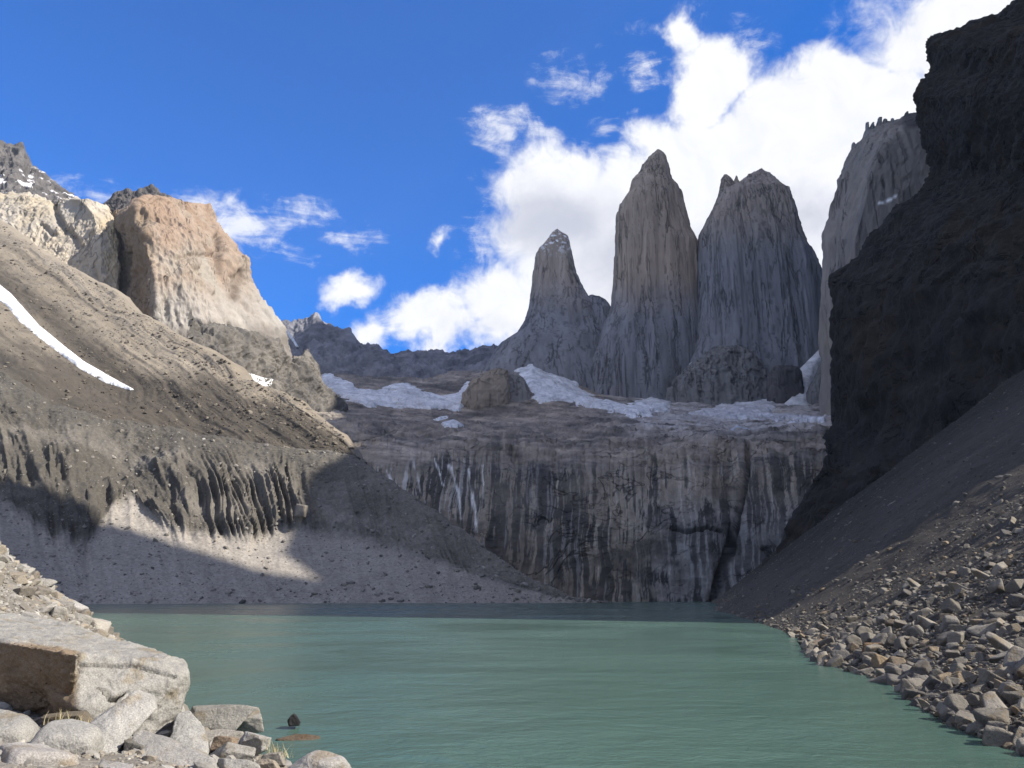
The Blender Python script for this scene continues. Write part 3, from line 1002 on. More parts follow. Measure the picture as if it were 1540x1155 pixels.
tongue('snow_patch', [(1238, 520), (1222, 536), (1206, 552), (1202, 578), (1190, 598), (1166, 620)], [(1244, 522), (1240, 542), (1232, 562), (1220, 590), (1226, 612), (1246, 630)],
       [2210, 2190, 2170, 2130, 2080, 2020], 10, label='steep snow gully between the dark rock block and the spur', **snow_tag)
drape('snow_patch', Gdome[:, :131], [[(1012, 558), (1022, 546), (1038, 534), (1056, 524), (1060, 529), (1046, 542), (1028, 554), (1016, 562)]], M_snow, 5, 3, rag=3,
      label='small snow ledge between the two largest towers', **snow_tag)

# rock knob amid the snow
G = rings([(640, 700, 764), (632, 698, 766), (620, 697, 768), (609, 697, 769), (592, 699, 768), (580, 707, 766), (573, 713, 764), (566, 724, 764), (561, 731, 763), (558, 736, 762)], 1950, 0.8, 150, 16, 6, 2.8)
G = roughen(G, [((50, 50, 90), 16, 4, 4, 111), ((22, 22, 60), 6, 4, 3, 112), ((9, 9, 16), 1.6, 3, False, 113)])
c1 = tower_col(G, 900, 111, warm=(0.23, 0.195, 0.155))
G2 = rings([(620, 748, 802), (600, 752, 798), (592, 754, 796), (583, 756, 794), (574, 758, 789), (566, 760, 783), (562, 763, 778)], 1990, 0.8, 120, 16, 6, 2.8)
G2 = roughen(G2, [((50, 50, 90), 12, 4, 4, 114), ((22, 22, 60), 4, 4, 3, 115)])
grid_obj('rock_knob', G, M_tower, c1, True, extra=[(G2, tower_col(G2, 300, 114, cool=(0.2, 0.19, 0.18)), True)], kind='structure', label='blocky brownish rock knob standing between two snow fields')

# ------------------------------------------------------------------ far dark ridge
sil = [(380, 470), (418, 482), (442, 484), (452, 480), (458, 481), (465, 477), (472, 472), (478, 473), (484, 485), (495, 489), (504, 494), (525, 497), (530, 508), (540, 516), (562, 518), (579, 525), (592, 537),
       (603, 530), (634, 529), (666, 529), (673, 533), (692, 528), (712, 526), (725, 521), (744, 521), (760, 518), (785, 510), (800, 500)]
G = massif(sil, [(380, 612), (440, 604), (500, 586), (560, 590), (600, 584), (660, 598), (720, 590), (800, 585)], 2700, 320, 300, 520, 150, 0.85, seed=121, amp=(30, 16), sc=(200, 60), vstr=0.5, ridge=1)
x, y = proj(G)
v = fbm(G, (40, 40, 160), 5, 0.6, seed=122)
b = fbm(G, 150, 4, 0.5, seed=123)
c = lerp(np.broadcast_to((0.085, 0.088, 0.105), G.shape), np.broadcast_to((0.19, 0.19, 0.21), G.shape), np.clip(0.45 + 1.7 * v + 0.8 * b + sstep(y, 505, 560) * 0.25, 0, 1))  # bluish tones: distance haze put into the rock colour
grid_obj('far_ridge', G, M_far, c, kind='structure', label='long dark ridge closing the basin behind the snow field')
tongue('snow_patch', [(425, 492), (436, 508), (446, 522)], [(427, 491), (440, 507), (449, 522)], [2395, 2390, 2385], 3, label='thin diagonal snow runnel on the dark ridge beside the tan cliff', **snow_tag)

# grey foot below the tan cliff
G = massif([(285, 470), (300, 490), (335, 492), (380, 500), (420, 512), (428, 535), (440, 542), (462, 528), (474, 545), (480, 575), (520, 612)],
           [(285, 620), (340, 620), (400, 625), (450, 625), (520, 640)], 1500, 130, 200, 300, 110, 0.8, seed=131, amp=(20, 13), sc=(90, 30), vstr=1.2, ridge=1, yprof=([285, 330, 420, 520], [1150, 1180, 1380, 1600]))
x, y = proj(G)
v = fbm(G, (30, 30, 70), 5, 0.6, seed=132)
c = lerp(np.broadcast_to((0.055, 0.052, 0.050), G.shape), np.broadcast_to((0.15, 0.137, 0.12), G.shape), np.clip(0.45 + 1.4 * v, 0, 1))
grid_obj('rock_buttress', G, M_far, c, kind='structure', label='grey rock foot below the tan cliff')
drape('snow_patch', G, [[(350, 552), (372, 561), (398, 569), (412, 571), (405, 580), (385, 584), (366, 576)]], M_snow, 4, 3, rag=2,
      label='small snow wedge at the foot of the tan cliff', **snow_tag)

# ------------------------------------------------------------------ left cliffs
def cliff(rows, segs, nu, comps, backs=300, dents=()):
    R = [resample([(a, b, Y) for (a, b, Y) in r], nu) for r in rows]
    R = [P(*r.T) for r in R]
    top = R[-1].copy()
    t2 = top.copy()
    t2[:, 1] += backs * 0.5
    t2[:, 2] -= 15
    t3 = top.copy()
    t3[:, 1] += backs
    t3[:, 2] -= 250
    g = loft(R + [t2, t3], segs + [10, 10], smooth=False)
    n = gnormal(g)
    if n[:, nu // 2, 1].mean() > 0:
        n = -n
    d = 0
    for (scale, amp, octv, rd, seed) in comps:
        q = fbm(g, scale, octv, 0.55, rd == True, seed)
        d = d + (stair(q, rd) if rd > 1 else q) * amp
    if dents:
        X_, Y_ = proj(g)
        for ln, w, dep in dents:
            d = d - dep * np.exp(-(dist_line(X_ + 5 * fbm(g, 30, 3, 0.5, seed=77), Y_, ln) / w) ** 2)
    return g + n * d[..., None]


# tan cliff: shaded flank on its left, long sunlit face running back to the right
tan_rows = [
    [(150, 500, 1480), (196, 500, 1300), (234, 540, 1190), (330, 600, 1240), (440, 610, 1480), (450, 600, 1800)],
    [(160, 450, 1480), (196, 460, 1310), (235, 484, 1200), (325, 500, 1260), (421, 498, 1500), (426, 498, 1850)],
    [(165, 430, 1480), (198, 430, 1310), (236, 450, 1205), (310, 455, 1265), (392, 456, 1500), (392, 456, 1850)],
    [(166, 410, 1480), (198, 405, 1310), (233, 412, 1210), (300, 420, 1270), (374, 426, 1500), (372, 426, 1850)],
    [(166, 390, 1480), (196, 378, 1315), (222, 382, 1220), (296, 388, 1280), (370, 392, 1500), (366, 392, 1850)],
    [(166, 370, 1480), (192, 360, 1320), (220, 352, 1230), (288, 358, 1285), (352, 376, 1500), (348, 374, 1850)],
    [(166, 352, 1490), (188, 344, 1330), (205, 338, 1250), (270, 330, 1300), (330, 349, 1500), (326, 348, 1850)],
    [(168, 338, 1490), (182, 330, 1345), (208, 312, 1270), (262, 312, 1320), (316, 330, 1500), (312, 330, 1850)],
    [(171, 330, 1500), (190, 316, 1350), (226, 294, 1290), (262, 302, 1340), (307, 307, 1500), (305, 308, 1850)]]
G = cliff(tan_rows, [26, 26, 26, 26, 26, 26, 22, 22], 420,
          [((130, 130, 170), 26, 4, 4, 141), ((60, 60, 90), 11, 4, 4, 142), ((30, 30, 80), 5.5, 4, True, 140), ((16, 16, 30), 2.6, 4, 4, 139), ((9, 9, 12), 1.6, 4, True, 143)],
          dents=[([(326, 356), (329, 382), (331, 408)], 4, 15), ([(360, 412), (353, 430), (352, 446)], 6, 13), ([(300, 352), (318, 366)], 4, 8), ([(262, 396), (300, 384), (334, 380)], 3, 7), ([(318, 446), (326, 474)], 4, 8), ([(248, 420), (252, 470)], 4, 8)])
x, y = proj(G)
a = fbm(G, (90, 90, 130), 5, 0.6, seed=144)
v = fbm(G, (24, 24, 60), 5, 0.6, seed=145)
c = lerp(np.broadcast_to((0.44, 0.395, 0.335), G.shape), np.broadcast_to((0.40, 0.285, 0.205), G.shape), np.clip(0.35 + 1.3 * a + 0.5 * v + 0.5 * sstep(-y, -420, -340), 0, 1))
c = lerp(c, np.broadcast_to((0.50, 0.48, 0.45), G.shape), np.clip(sstep(y, 410, 470) + 0.6 * v, 0, 1) * 0.65)
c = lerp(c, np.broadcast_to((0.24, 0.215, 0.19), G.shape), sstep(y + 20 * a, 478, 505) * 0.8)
stain_shade = np.exp(-(dist_line(x + 6 * v, y, [(326, 358), (329, 382), (331, 410)]) / 5) ** 2) + np.exp(-(dist_line(x + 6 * v, y, [(362, 412), (354, 430), (350, 446)]) / 8) ** 2)
c = lerp(c, np.broadcast_to((0.20, 0.15, 0.115), G.shape), np.clip(stain_shade, 0, 1) * 0.75)  # brown varnish plus painted shade in the gully and hollow
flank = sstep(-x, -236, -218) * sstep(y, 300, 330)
c = lerp(c, np.broadcast_to((0.30, 0.225, 0.15), G.shape), flank * 0.75)  # flank's shade deepened by a darker brown put into the colour
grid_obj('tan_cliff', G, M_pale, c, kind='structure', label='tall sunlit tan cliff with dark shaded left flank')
# dark cap behind
capg = massif([(140, 330), (157, 307), (166, 302), (171, 294), (180, 290), (191, 285), (198, 288), (206, 290), (211, 284), (220, 284), (229, 280), (237, 288), (251, 294), (262, 300), (276, 306), (300, 330)],
              [(140, 350), (220, 345), (300, 350)], 1750, 110, 120, 240, 60, 0.9, seed=151, amp=(10, 12), sc=(50, 16), ridge=1)
v = fbm(capg, 25, 4, 0.6, seed=152)
grid_obj('dark_summit', capg, M_far, lerp(np.broadcast_to((0.05, 0.048, 0.05), capg.shape), np.broadcast_to((0.10, 0.09, 0.085), capg.shape), np.clip(0.5 + v, 0, 1)), kind='structure',
         label='dark jagged cap of rock behind the tan cliff')
# left pale cliff
pale_rows = [
    [(-80, 330, 1330), (0, 350, 1330), (71, 400, 1290), (149, 445, 1260), (172, 450, 1275), (166, 450, 1480)],
    [(-80, 315, 1340), (0, 332, 1345), (80, 372, 1320), (152, 412, 1280), (177, 412, 1300), (172, 412, 1500)],
    [(-80, 305, 1350), (0, 318, 1360), (85, 342, 1340), (152, 376, 1295), (178, 376, 1320), (172, 376, 1520)],
    [(-80, 300, 1370), (4, 306, 1375), (84, 318, 1360), (148, 345, 1310), (174, 350, 1340), (168, 350, 1540)],
    [(-80, 297, 1380), (30, 297, 1385), (82, 306, 1385), (140, 322, 1330), (167, 327, 1360), (160, 326, 1560)],
    [(-80, 295, 1400), (43, 291, 1410), (81, 302, 1405), (122, 300, 1345), (156, 308, 1375), (150, 310, 1560)]]
G = cliff(pale_rows, [40, 36, 32, 26, 22], 340, [((110, 110, 220), 14, 5, 4, 161), ((40, 40, 80), 8, 5, 3, 162), ((14, 14, 26), 2.6, 4, True, 163)],
          dents=[([(82, 300), (84, 322), (96, 344)], 5, 14), ([(104, 345), (116, 368)], 4, 8), ([(62, 338), (80, 352)], 3, 7), ([(140, 400), (150, 424)], 3, 6)])
x, y = proj(G)
a = fbm(G, (80, 80, 200), 5, 0.6, seed=164)
v = fbm(G, (20, 20, 80), 5, 0.6, seed=165)
c = lerp(np.broadcast_to((0.50, 0.46, 0.40), G.shape), np.broadcast_to((0.50, 0.40, 0.25), G.shape), np.clip(sstep(x + 12 * a, 140, 175) * 0.7 + 0.25 + 0.9 * a, 0, 1))
c = c * (1 + 0.25 * v)[..., None]
grid_obj('pale_cliff', G, M_pale, c, kind='structure', label='pale yellowish cliff band at the top of the scree slope')
# dark peak behind it
peak = massif([(-140, 190), (-60, 205), (0, 213), (6, 218), (20, 219), (33, 217), (38, 228), (38, 238), (43, 247), (52, 252), (60, 257), (66, 263), (75, 273), (86, 280), (100, 290), (114, 297), (150, 318), (175, 345)],
              [(-140, 330), (20, 330), (175, 352)], 1720, 200, 260, 380, 110, 0.85, seed=171, amp=(14, 11), sc=(90, 30), ridge=1)
x, y = proj(peak)
v = fbm(peak, (26, 26, 40), 5, 0.6, seed=172)
c = lerp(np.broadcast_to((0.05, 0.047, 0.048), peak.shape), np.broadcast_to((0.15, 0.14, 0.135), peak.shape), np.clip(0.4 + v, 0, 1))
sn = sstep(fbm(peak, (30, 30, 14), 4, 0.6, seed=173), 0.16, 0.28)
c = lerp(c, np.broadcast_to((0.8, 0.8, 0.84), c.shape), sn * sstep(y, 248, 262) * 0.8)
grid_obj('dark_summit', peak, M_far, c, kind='structure', label='dark snow-flecked summit above the pale cliff')

# ------------------------------------------------------------------ right: pale back wall, dark crag
krow = [(640, 1236), (600, 1236), (520, 1237), (470, 1238), (410, 1238), (360, 1240), (310, 1254), (272, 1262), (244, 1273), (227, 1282), (208, 1298), (197, 1305), (188, 1323), (187, 1337), (176, 1362), (172, 1380), (165, 1420)]
rows = []
for (py, pl) in krow:
    rows.append([(pl + 14, py, 1900), (pl, py, 1560), (pl + 45, py + 2, 1420), (pl + 130, py + 2, 1400), (1560, py - 10, 1380), (1700, py - 10, 1380)])
G = cliff(rows, [10] * (len(rows) - 1), 420, [((130, 130, 260), 16, 5, 4, 181), ((50, 50, 150), 10, 5, 3, 182), ((16, 16, 40), 2.6, 4, True, 183)], 260)
x, y = proj(G)
a = fbm(G, (80, 80, 200), 5, 0.6, seed=184)
v = fbm(G, (18, 18, 70), 5, 0.6, seed=185)
c = lerp(np.broadcast_to((0.13, 0.123, 0.117), G.shape), np.broadcast_to((0.22, 0.195, 0.165), G.shape), np.clip(0.5 + a + 0.5 * v, 0, 1))
c = lerp(c, np.broadcast_to((0.06, 0.055, 0.055), c.shape), sstep(x, 1352, 1362) * sstep(-y, -196, -186))
sn = np.exp(-(dist_line(x, y, [(1322, 306), (1334, 303), (1347, 295)]) / 1.5) ** 2)
c = lerp(c, np.broadcast_to((0.85, 0.85, 0.88), c.shape), np.clip(sn * 1.3, 0, 1))
ex = []
for i, (bx, by, w, h) in enumerate(((1283, 232, 8, 14), (1304, 203, 7, 16), (1312, 197, 6, 10), (1322, 193, 7, 13), (1330, 191, 8, 8), (1341, 190, 9, 8), (1363, 181, 12, 10))):
    g = rings([(by + 10, bx - w, bx + w), (by, bx - w * .7, bx + w * .7), (by - h * .6, bx - w * .35, bx + w * .3), (by - h, bx - 1, bx + 1)], 1585, 1.6, 40, 8, 2, 1.7)
    ex.append((roughen(g, [((16, 16, 26), 7, 4, False, 190 + i)]), np.full(g.shape, 0.15 if i < 6 else 0.05), True))
grid_obj('granite_wall', G, M_tower, c, kind='structure', extra=ex, label='grey granite wall with toothed skyline behind the dark crag')

crow = [(880, 1120), (840, 1160), (800, 1186), (760, 1208), (725, 1228), (700, 1240), (637, 1246), (580, 1244), (532, 1243), (480, 1245), (427, 1246), (413, 1251), (388, 1282), (368, 1300), (349, 1320), (319, 1337), (306, 1352), (294, 1370), (282, 1384), (272, 1393), (255, 1398), (240, 1394), (222, 1387),
        (200, 1383), (183, 1379), (161, 1376), (144, 1371), (136, 1374), (125, 1379), (114, 1387), (103, 1395), (86, 1393), (69, 1390), (60, 1396), (53, 1404), (42, 1437), (33, 1459), (25, 1498), (14, 1509), (0, 1523), (-30, 1555), (-90, 1610), (-160, 1700), (-210, 1800)]
rows = []
for i, (py, pl) in enumerate(crow):
    k = 1 - (py / 800)            # lean back with height
    low_ = np.interp(py, [640, 705], [0, 110])
    rows.append([(pl + 40, py, 900), (pl, py, 640 + 40 * k - low_), (pl + 26, py + 3, 560 + 60 * k - 0.6 * low_), (max(pl + 90, 1400), py + 2, 400 + 110 * k), (max(pl + 130, 1540), py - 6, 300 + 90 * k), (max(pl + 250, 1800), py - 20, 235 + 60 * k), (2150, py - 40, 215 + 60 * k)])
R = [P(*resample(r, 420).T) for r in rows]
top = R[-1].copy(); top[:, 0] += 120; top[:, 2] += 10
top2 = top.copy(); top2[:, 0] += 400; top2[:, 2] -= 320
G = loft(R + [top, top2], [8] * (len(R) - 1) + [6, 8])
n = gnormal(G)
if n[:, 250, 1].mean() > 0:
    n = -n
lay = fbm(np.stack([0.25 * G[..., 0], 0.25 * G[..., 1], G[..., 2]], -1), 26, 5, 0.6, ridged=True, seed=201)
d = stair(lay, 4) * 6 + stair(fbm(G, (46, 46, 150), 4, 0.5, seed=202), 5) * 11 + stair(fbm(G, (17, 17, 60), 4, 0.55, seed=203), 4) * 5 + fbm(G, 7, 3, 0.6, seed=204) * 0.9
G = G + n * d[..., None]
x, y = proj(G)
v = fbm(G, (30, 30, 20), 5, 0.6, seed=205)
w_ = fbm(G, (9, 9, 50), 4, 0.6, seed=206)
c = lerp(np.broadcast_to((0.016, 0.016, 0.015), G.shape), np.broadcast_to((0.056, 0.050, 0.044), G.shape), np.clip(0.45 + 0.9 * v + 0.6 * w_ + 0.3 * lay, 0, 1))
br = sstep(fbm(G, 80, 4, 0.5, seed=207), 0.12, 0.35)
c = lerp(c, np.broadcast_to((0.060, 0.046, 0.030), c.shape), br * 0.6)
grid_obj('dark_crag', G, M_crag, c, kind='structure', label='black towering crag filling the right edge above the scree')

# ------------------------------------------------------------------ unseen ridge beyond the crag, its skyline shaped for the shadows it casts
RY = np.array([-500, -95, -50, -25, 50, 68, 100, 278, 290, 304, 326, 348, 400, 500, 575, 670, 800, 1000, 1180, 1370, 1560, 1800, 2000, 2300, 3000], float)
RH = np.array([120, 130, 160, 322, 330, 425, 640, 745, 715, 468, 462, 548, 604, 660, 705, 830, 1030, 1230, 1530, 1930, 2350, 2700, 2780, 2780, 2600], float)
RX = np.interp(RY, [-500, 350, 500, 575, 670, 800, 1000, 1180, 1370, 1560, 2000, 2300, 3000], [440, 480, 500, 530, 600, 700, 840, 980, 1130, 1300, 1600, 1850, 2300])
yy = np.concatenate([np.linspace(-500, 220, 50), np.linspace(225, 480, 90), np.linspace(490, 3000, 220)])
hh = np.interp(yy, RY, RH)
xx = np.interp(yy, RY, RX)
prof = [(-0.60, 0.0), (-0.35, 0.35), (-0.12, 0.8), (0, 1.0), (0.3, 0.85), (0.9, 0.5), (1.8, 0.0)]
G = np.asarray([np.stack([xx + a * 500, yy, hh * b - 9 * (b == 0)], -1) for a, b in prof])
G = loft(list(G), [12] * 6)
sh = fbm(G, 45, 5, 0.6, seed=211) * 20
G[..., 2] += sh * sstep(G[..., 2], 5, 120)
grid_obj('shadow_ridge', G, M_crag, np.full(G.shape, 0.10), kind='structure', label='unseen ridge beyond the crag, shaped for its cast shadows')

# ------------------------------------------------------------------ right talus slope
sh_xy = np.array([(150, 620), (135, 560), (112, 450), (92, 370), (76, 310), (67, 272), (60, 225), (52, 180), (42, 130), (33.5, 94), (28, 80), (25, 68), (24.5, 58), (23.5, 52), (20.5, 43), (19, 37), (18, 30), (18, 20), (22, 5), (34, -15), (60, -40)], float)
tl = np.concatenate([[0], np.cumsum(np.sqrt(np.maximum(np.linalg.norm(np.diff(sh_xy, axis=0), axis=1), 1)))])
un = np.linspace(0, tl[-1], 520)
S = np.stack([np.interp(un, tl, sh_xy[:, k]) for k in (0, 1)], -1)
ds = np.concatenate([[-12, -6], np.linspace(0, 1, 240) ** 1.6 * 300])
slope = np.interp(S[:, 1], [-40, 20, 60, 150, 300, 620], [0.38, 0.42, 0.47, 0.62, 0.70, 0.72])
G = np.empty((len(ds), len(S), 3))
for i, dd in enumerate(ds):
    G[i, :, 0] = S[:, 0] + dd
    G[i, :, 1] = S[:, 1]
    near = np.minimum(dd, 14)
    G[i, :, 2] = slope * dd * np.interp(dd, [0, 10, 40, 300], [0.75, 0.85, 1.0, 1.0]) if dd > 0 else dd * 0.5
hump = fbm(G, 45, 4, 0.5, seed=221) * 4.0 + fbm(G, 12, 4, 0.55, seed=222) * 1.0 + fbm(G, 3.5, 4, 0.6, ridged=True, seed=223) * 0.45
G[..., 2] += hump * np.clip(sstep(ds, -2, 30), 0.08, 1)[:, None]
G_tal = G
x, y = proj(G)
v = fbm(G, 30, 5, 0.6, seed=224)
fl = fbm(np.stack([G[..., 0] * 0.12, G[..., 1], 0 * v], -1), 9, 4, 0.6, seed=225)
c = lerp(np.broadcast_to((0.082, 0.072, 0.060), G.shape), np.broadcast_to((0.15, 0.132, 0.11), G.shape), np.clip(0.5 + v + 0.6 * fl, 0, 1))
mossy = sstep(G[..., 1] + 40 * v, 210, 300) * sstep(ds[:, None] + 20 * v, 8, 42)
c = lerp(c, np.broadcast_to((0.045, 0.040, 0.027), c.shape), mossy * 0.85)
grid_obj('talus_slope', G, M_talus, c, kind='structure', label='dull grey scree slope rising from the right shore')


# ------------------------------------------------------------------ boulders
def ico(sub):
    bm = bmesh.new()
    bmesh.ops.create_icosphere(bm, subdivisions=sub, radius=1.0)
    v = np.array([q.co[:] for q in bm.verts])
    f = np.array([[q.index for q in t.verts] for t in bm.faces])
    bm.free()
    return v, f


ICO = {k: ico(k) for k in (2, 3, 4, 5, 6)}


def boulder_shape(seed, sub=4, planes=12, soft=14.0, rough=0.03):
    soft = soft * 4.5
    """angular rock: a sphere of directions cut by random planes, edges slightly worn"""
    r = np.random.default_rng(seed)
    v, f = ICO[sub]
    ax = np.concatenate([np.eye(3), -np.eye(3)]) + r.normal(0, 0.22, (6, 3))
    nrm_ = np.concatenate([ax, r.normal(size=(max(planes - 5, 2), 3))])
    nrm_ /= np.linalg.norm(nrm_, axis=1, keepdims=True)
    off = np.concatenate([r.uniform(0.50, 0.74, 6), r.uniform(0.66, 0.95, max(planes - 5, 2))])
    dotp = v @ nrm_.T
    rad = off[None] / np.maximum(dotp, 1e-3)
    rad = np.minimum(rad, 1.25)
    rr = -np.log(np.exp(-soft * rad).sum(1) + np.exp(-soft * 1.25)) / soft
    p = v * rr[:, None]
    if rough:
        p = p * (1 + fbm(p + seed * 3.1, 0.6, 4, 0.55, seed=seed % 13) * rough * 2.2 + (fbm(p + seed, 0.12, 3, 0.6) * rough * 0.5 if sub >= 4 else 0))[:, None]
    return p, f


def rot_xyz(a, b, c):
    from mathutils import Euler
    return np.array(Euler((a, b, c)).to_matrix())


STONE_COLS = [(0.36, 0.345, 0.32), (0.30, 0.29, 0.27), (0.42, 0.40, 0.365), (0.25, 0.245, 0.235), (0.34, 0.30, 0.25), (0.22, 0.22, 0.215), (0.38, 0.34, 0.28)]


def rock_tint(p, base, seed):
    a = fbm(p, 0.9, 4, 0.6, seed=seed % 11)
    st = sstep(fbm(p, 1.3, 4, 0.6, seed=seed % 7 + 20), 0.10, 0.34)[:, None]
    base = np.asarray(base) * (1 - st * np.array([0.18, 0.26, 0.38]))
    return np.clip(0.55 * base * (1 + 0.25 * a)[:, None], 0.01, 0.9)


# shared shapes for the boulder fields
SHAPES = []
for k in range(14):
    p, f = boulder_shape(300 + k, 4, 7 + k % 4, 18, 0.02)
    s = np.array([(1.15, 0.85, 0.6), (1.0, 0.8, 0.75), (1.3, 0.75, 0.5), (0.95, 0.9, 0.8)][k % 4])
    p = p * s
    SHAPES.append((p, f))


def samples_on(G, n, r, weight=None):
    nv, nu = G.shape[:2]
    i = r.integers(0, nv - 1, n * 3)
    j = r.integers(0, nu - 1, n * 3)
    a, b = r.random(n * 3), r.random(n * 3)
    p = (G[i, j] * ((1 - a) * (1 - b))[:, None] + G[i + 1, j] * (a * (1 - b))[:, None] + G[i, j + 1] * ((1 - a) * b)[:, None] + G[i + 1, j + 1] * (a * b)[:, None])
    return p


def seen(p, m=60):
    x, y = proj(p)
    return (p[:, 1] > 4) & (x > -m) & (x < 1540 + m) & (y > -m) & (y < 1155 + m)


def stones_mesh(name, pts, size, r, cols, sub=None, flat=0.7, **props):
    """loose stones beyond counting as one body"""
    Vs, Fs, Cs = [], [], []
    base = 0
    lib = []
    for k in range(10):
        p, f = boulder_shape(500 + k, 2 if sub is None else sub, 8, 18, 0.0)
        lib.append((p * np.array([1.1, 0.85, flat]), f))
    kinds = r.integers(0, 10, len(pts))
    for k in range(10):
        idx = np.where(kinds == k)[0]
        if not len(idx):
            continue
        p, f = lib[k]
        a = r.uniform(0, 2 * np.pi, len(idx))
        tl_ = r.normal(0, 0.25, (len(idx), 2))
        ca, sa = np.cos(a), np.sin(a)
        q = np.empty((len(idx), len(p), 3))
        q[..., 0] = ca[:, None] * p[:, 0] - sa[:, None] * p[:, 1]
        q[..., 1] = sa[:, None] * p[:, 0] + ca[:, None] * p[:, 1]
        q[..., 2] = p[:, 2] + tl_[:, :1] * q[..., 0] + tl_[:, 1:] * q[..., 1]
        q = q * size[idx][:, None, None] + pts[idx][:, None, :]
        Vs.append(q.reshape(-1, 3))
        Fs.append((f[None] + (np.arange(len(idx)) * len(p))[:, None, None]).reshape(-1, 3) + base)
        base += len(idx) * len(p)
        cc = np.asarray(cols)[r.integers(0, len(cols), len(idx))] * r.uniform(0.75, 1.25, (len(idx), 1))
        Cs.append(np.repeat(cc, len(p), 0))
    me = raw_mesh(name, np.concatenate(Vs), None, np.concatenate(Fs), np.concatenate(Cs), smooth=False)
    return link(name, me, M_pebble, **props)


r1 = np.random.default_rng(21)
# --- right boulder field
pts = samples_on(G_tal, 100000, r1)
pts = pts[seen(pts, 420)]
dst = np.linalg.norm(pts - [0, 0, HC], axis=1)
bx_, by_ = proj(pts)
near_f = np.clip(np.interp(pts[:, 1], [20, 60, 110, 200], [1.0, 0.9, 0.2, -0.1]), 0, 1)
size = np.minimum(r1.pareto(2.3, len(pts)) * 0.13 + 0.09, 0.95)
size *= np.interp(pts[:, 1], [20, 60, 110, 160, 400], [0.75, 1.0, 0.9, 0.65, 0.8])
keepm = (r1.random(len(pts)) < np.clip(0.25 + near_f, 0, 1)) & (pts[:, 2] > -0.2)
pts, size, dst = pts[keepm], size[keepm], dst[keepm]
app = size / dst * np.where(seen(pts, 40), 1.0, 1e-3)
order = np.argsort(-app)
RC = [(0.31, 0.28, 0.235), (0.23, 0.21, 0.18), (0.39, 0.355, 0.30), (0.17, 0.16, 0.15), (0.34, 0.27, 0.19), (0.27, 0.25, 0.22)]
NBIG = 270
meshes = []
for k, (p, f) in enumerate(SHAPES):
    me = raw_mesh('boulder', p, None, f, rock_tint(p, RC[k % len(RC)], k), smooth=True)
    me.materials.append(M_stone)
    meshes.append(me)
for n_, i in enumerate(order[:NBIG]):
    o = bpy.data.objects.new('boulder', meshes[n_ % len(meshes)])
    COL.objects.link(o)
    o.location = pts[i] + [0, 0, size[i] * 0.15]
    o.scale = (size[i],) * 3
    o.rotation_euler = (r1.normal(0, 0.35), r1.normal(0.25, 0.35), r1.uniform(0, 6.28))
    o['label'] = 'plain grey angular boulder among many on the right shore scree'
    o['category'] = 'boulder'
    o['group'] = 'boulders on the right shore'
rest = order[NBIG:]
RD = [tuple(0.40 * q for q in c_) for c_ in RC]
stones_mesh('scree_stones', pts[rest] + np.array([0, 0, 1]) * (size[rest] * 0.1)[:, None], size[rest], r1, RD, kind='stuff')

# --- stones on the moraine and slopes
r2 = np.random.default_rng(22)
pm = samples_on(Gm[8:262], 7000, r2)
pm = pm[seen(pm, 10)]
sz = np.minimum(r2.pareto(2.3, len(pm)) * 0.26 + 0.20, 2.2)
mx_, my_ = proj(pm)
kp = r2.random(len(pm)) < np.interp(mx_, [0, 700, 880], [0.75, 0.5, 0.2])
stones_mesh('moraine_stones', pm[kp], sz[kp], r2, [(0.19, 0.175, 0.153), (0.15, 0.138, 0.12), (0.25, 0.232, 0.207), (0.16, 0.145, 0.12)], kind='stuff')


pm2 = samples_on(Gd[6:235], 9000, r2)
pm2 = pm2[seen(pm2, 10)]
sz2 = np.minimum(r2.pareto(2.2, len(pm2)) * 0.35 + 0.25, 3.0)
stones_mesh('slope_stones', pm2, sz2, r2, [(0.10, 0.085, 0.067), (0.14, 0.123, 0.10), (0.065, 0.056, 0.046)], kind='stuff')


def placed(name, box, Y, seed, depth=0.8, tint=(0.40, 0.385, 0.36), sub=5, planes=11, rot=(0, 0, 0), soft=18, rough=0.03, sink=0.0, mat=None, label='', category='boulder', group=None):
    """one boulder whose outline fills the photograph box (x0, y0, x1, y1) at distance Y"""
    p, f = boulder_shape(seed, sub, planes, soft, rough)
    p = p @ rot_xyz(*rot).T
    x0, y0, x1, y1 = box
    c = P((x0 + x1) / 2, (y0 + y1) / 2, Y)
    u = P(x1, (y0 + y1) / 2, Y)[0] - P(x0, (y0 + y1) / 2, Y)[0]
    h = P(x0, y0, Y)[2] - P(x0, y1, Y)[2]
    lo, hi = p.min(0), p.max(0)
    sc = np.array([u, depth * (u + h) / 2, h]) / (hi - lo)
    p = (p - (lo + hi) / 2) * sc
    me = raw_mesh(name, p, None, f, rock_tint(p, tint, seed), smooth=True)
    o = link(name, me, mat or M_stone, label=label, category=category)
    o.location = c
    if group:
        o['group'] = group
    return o


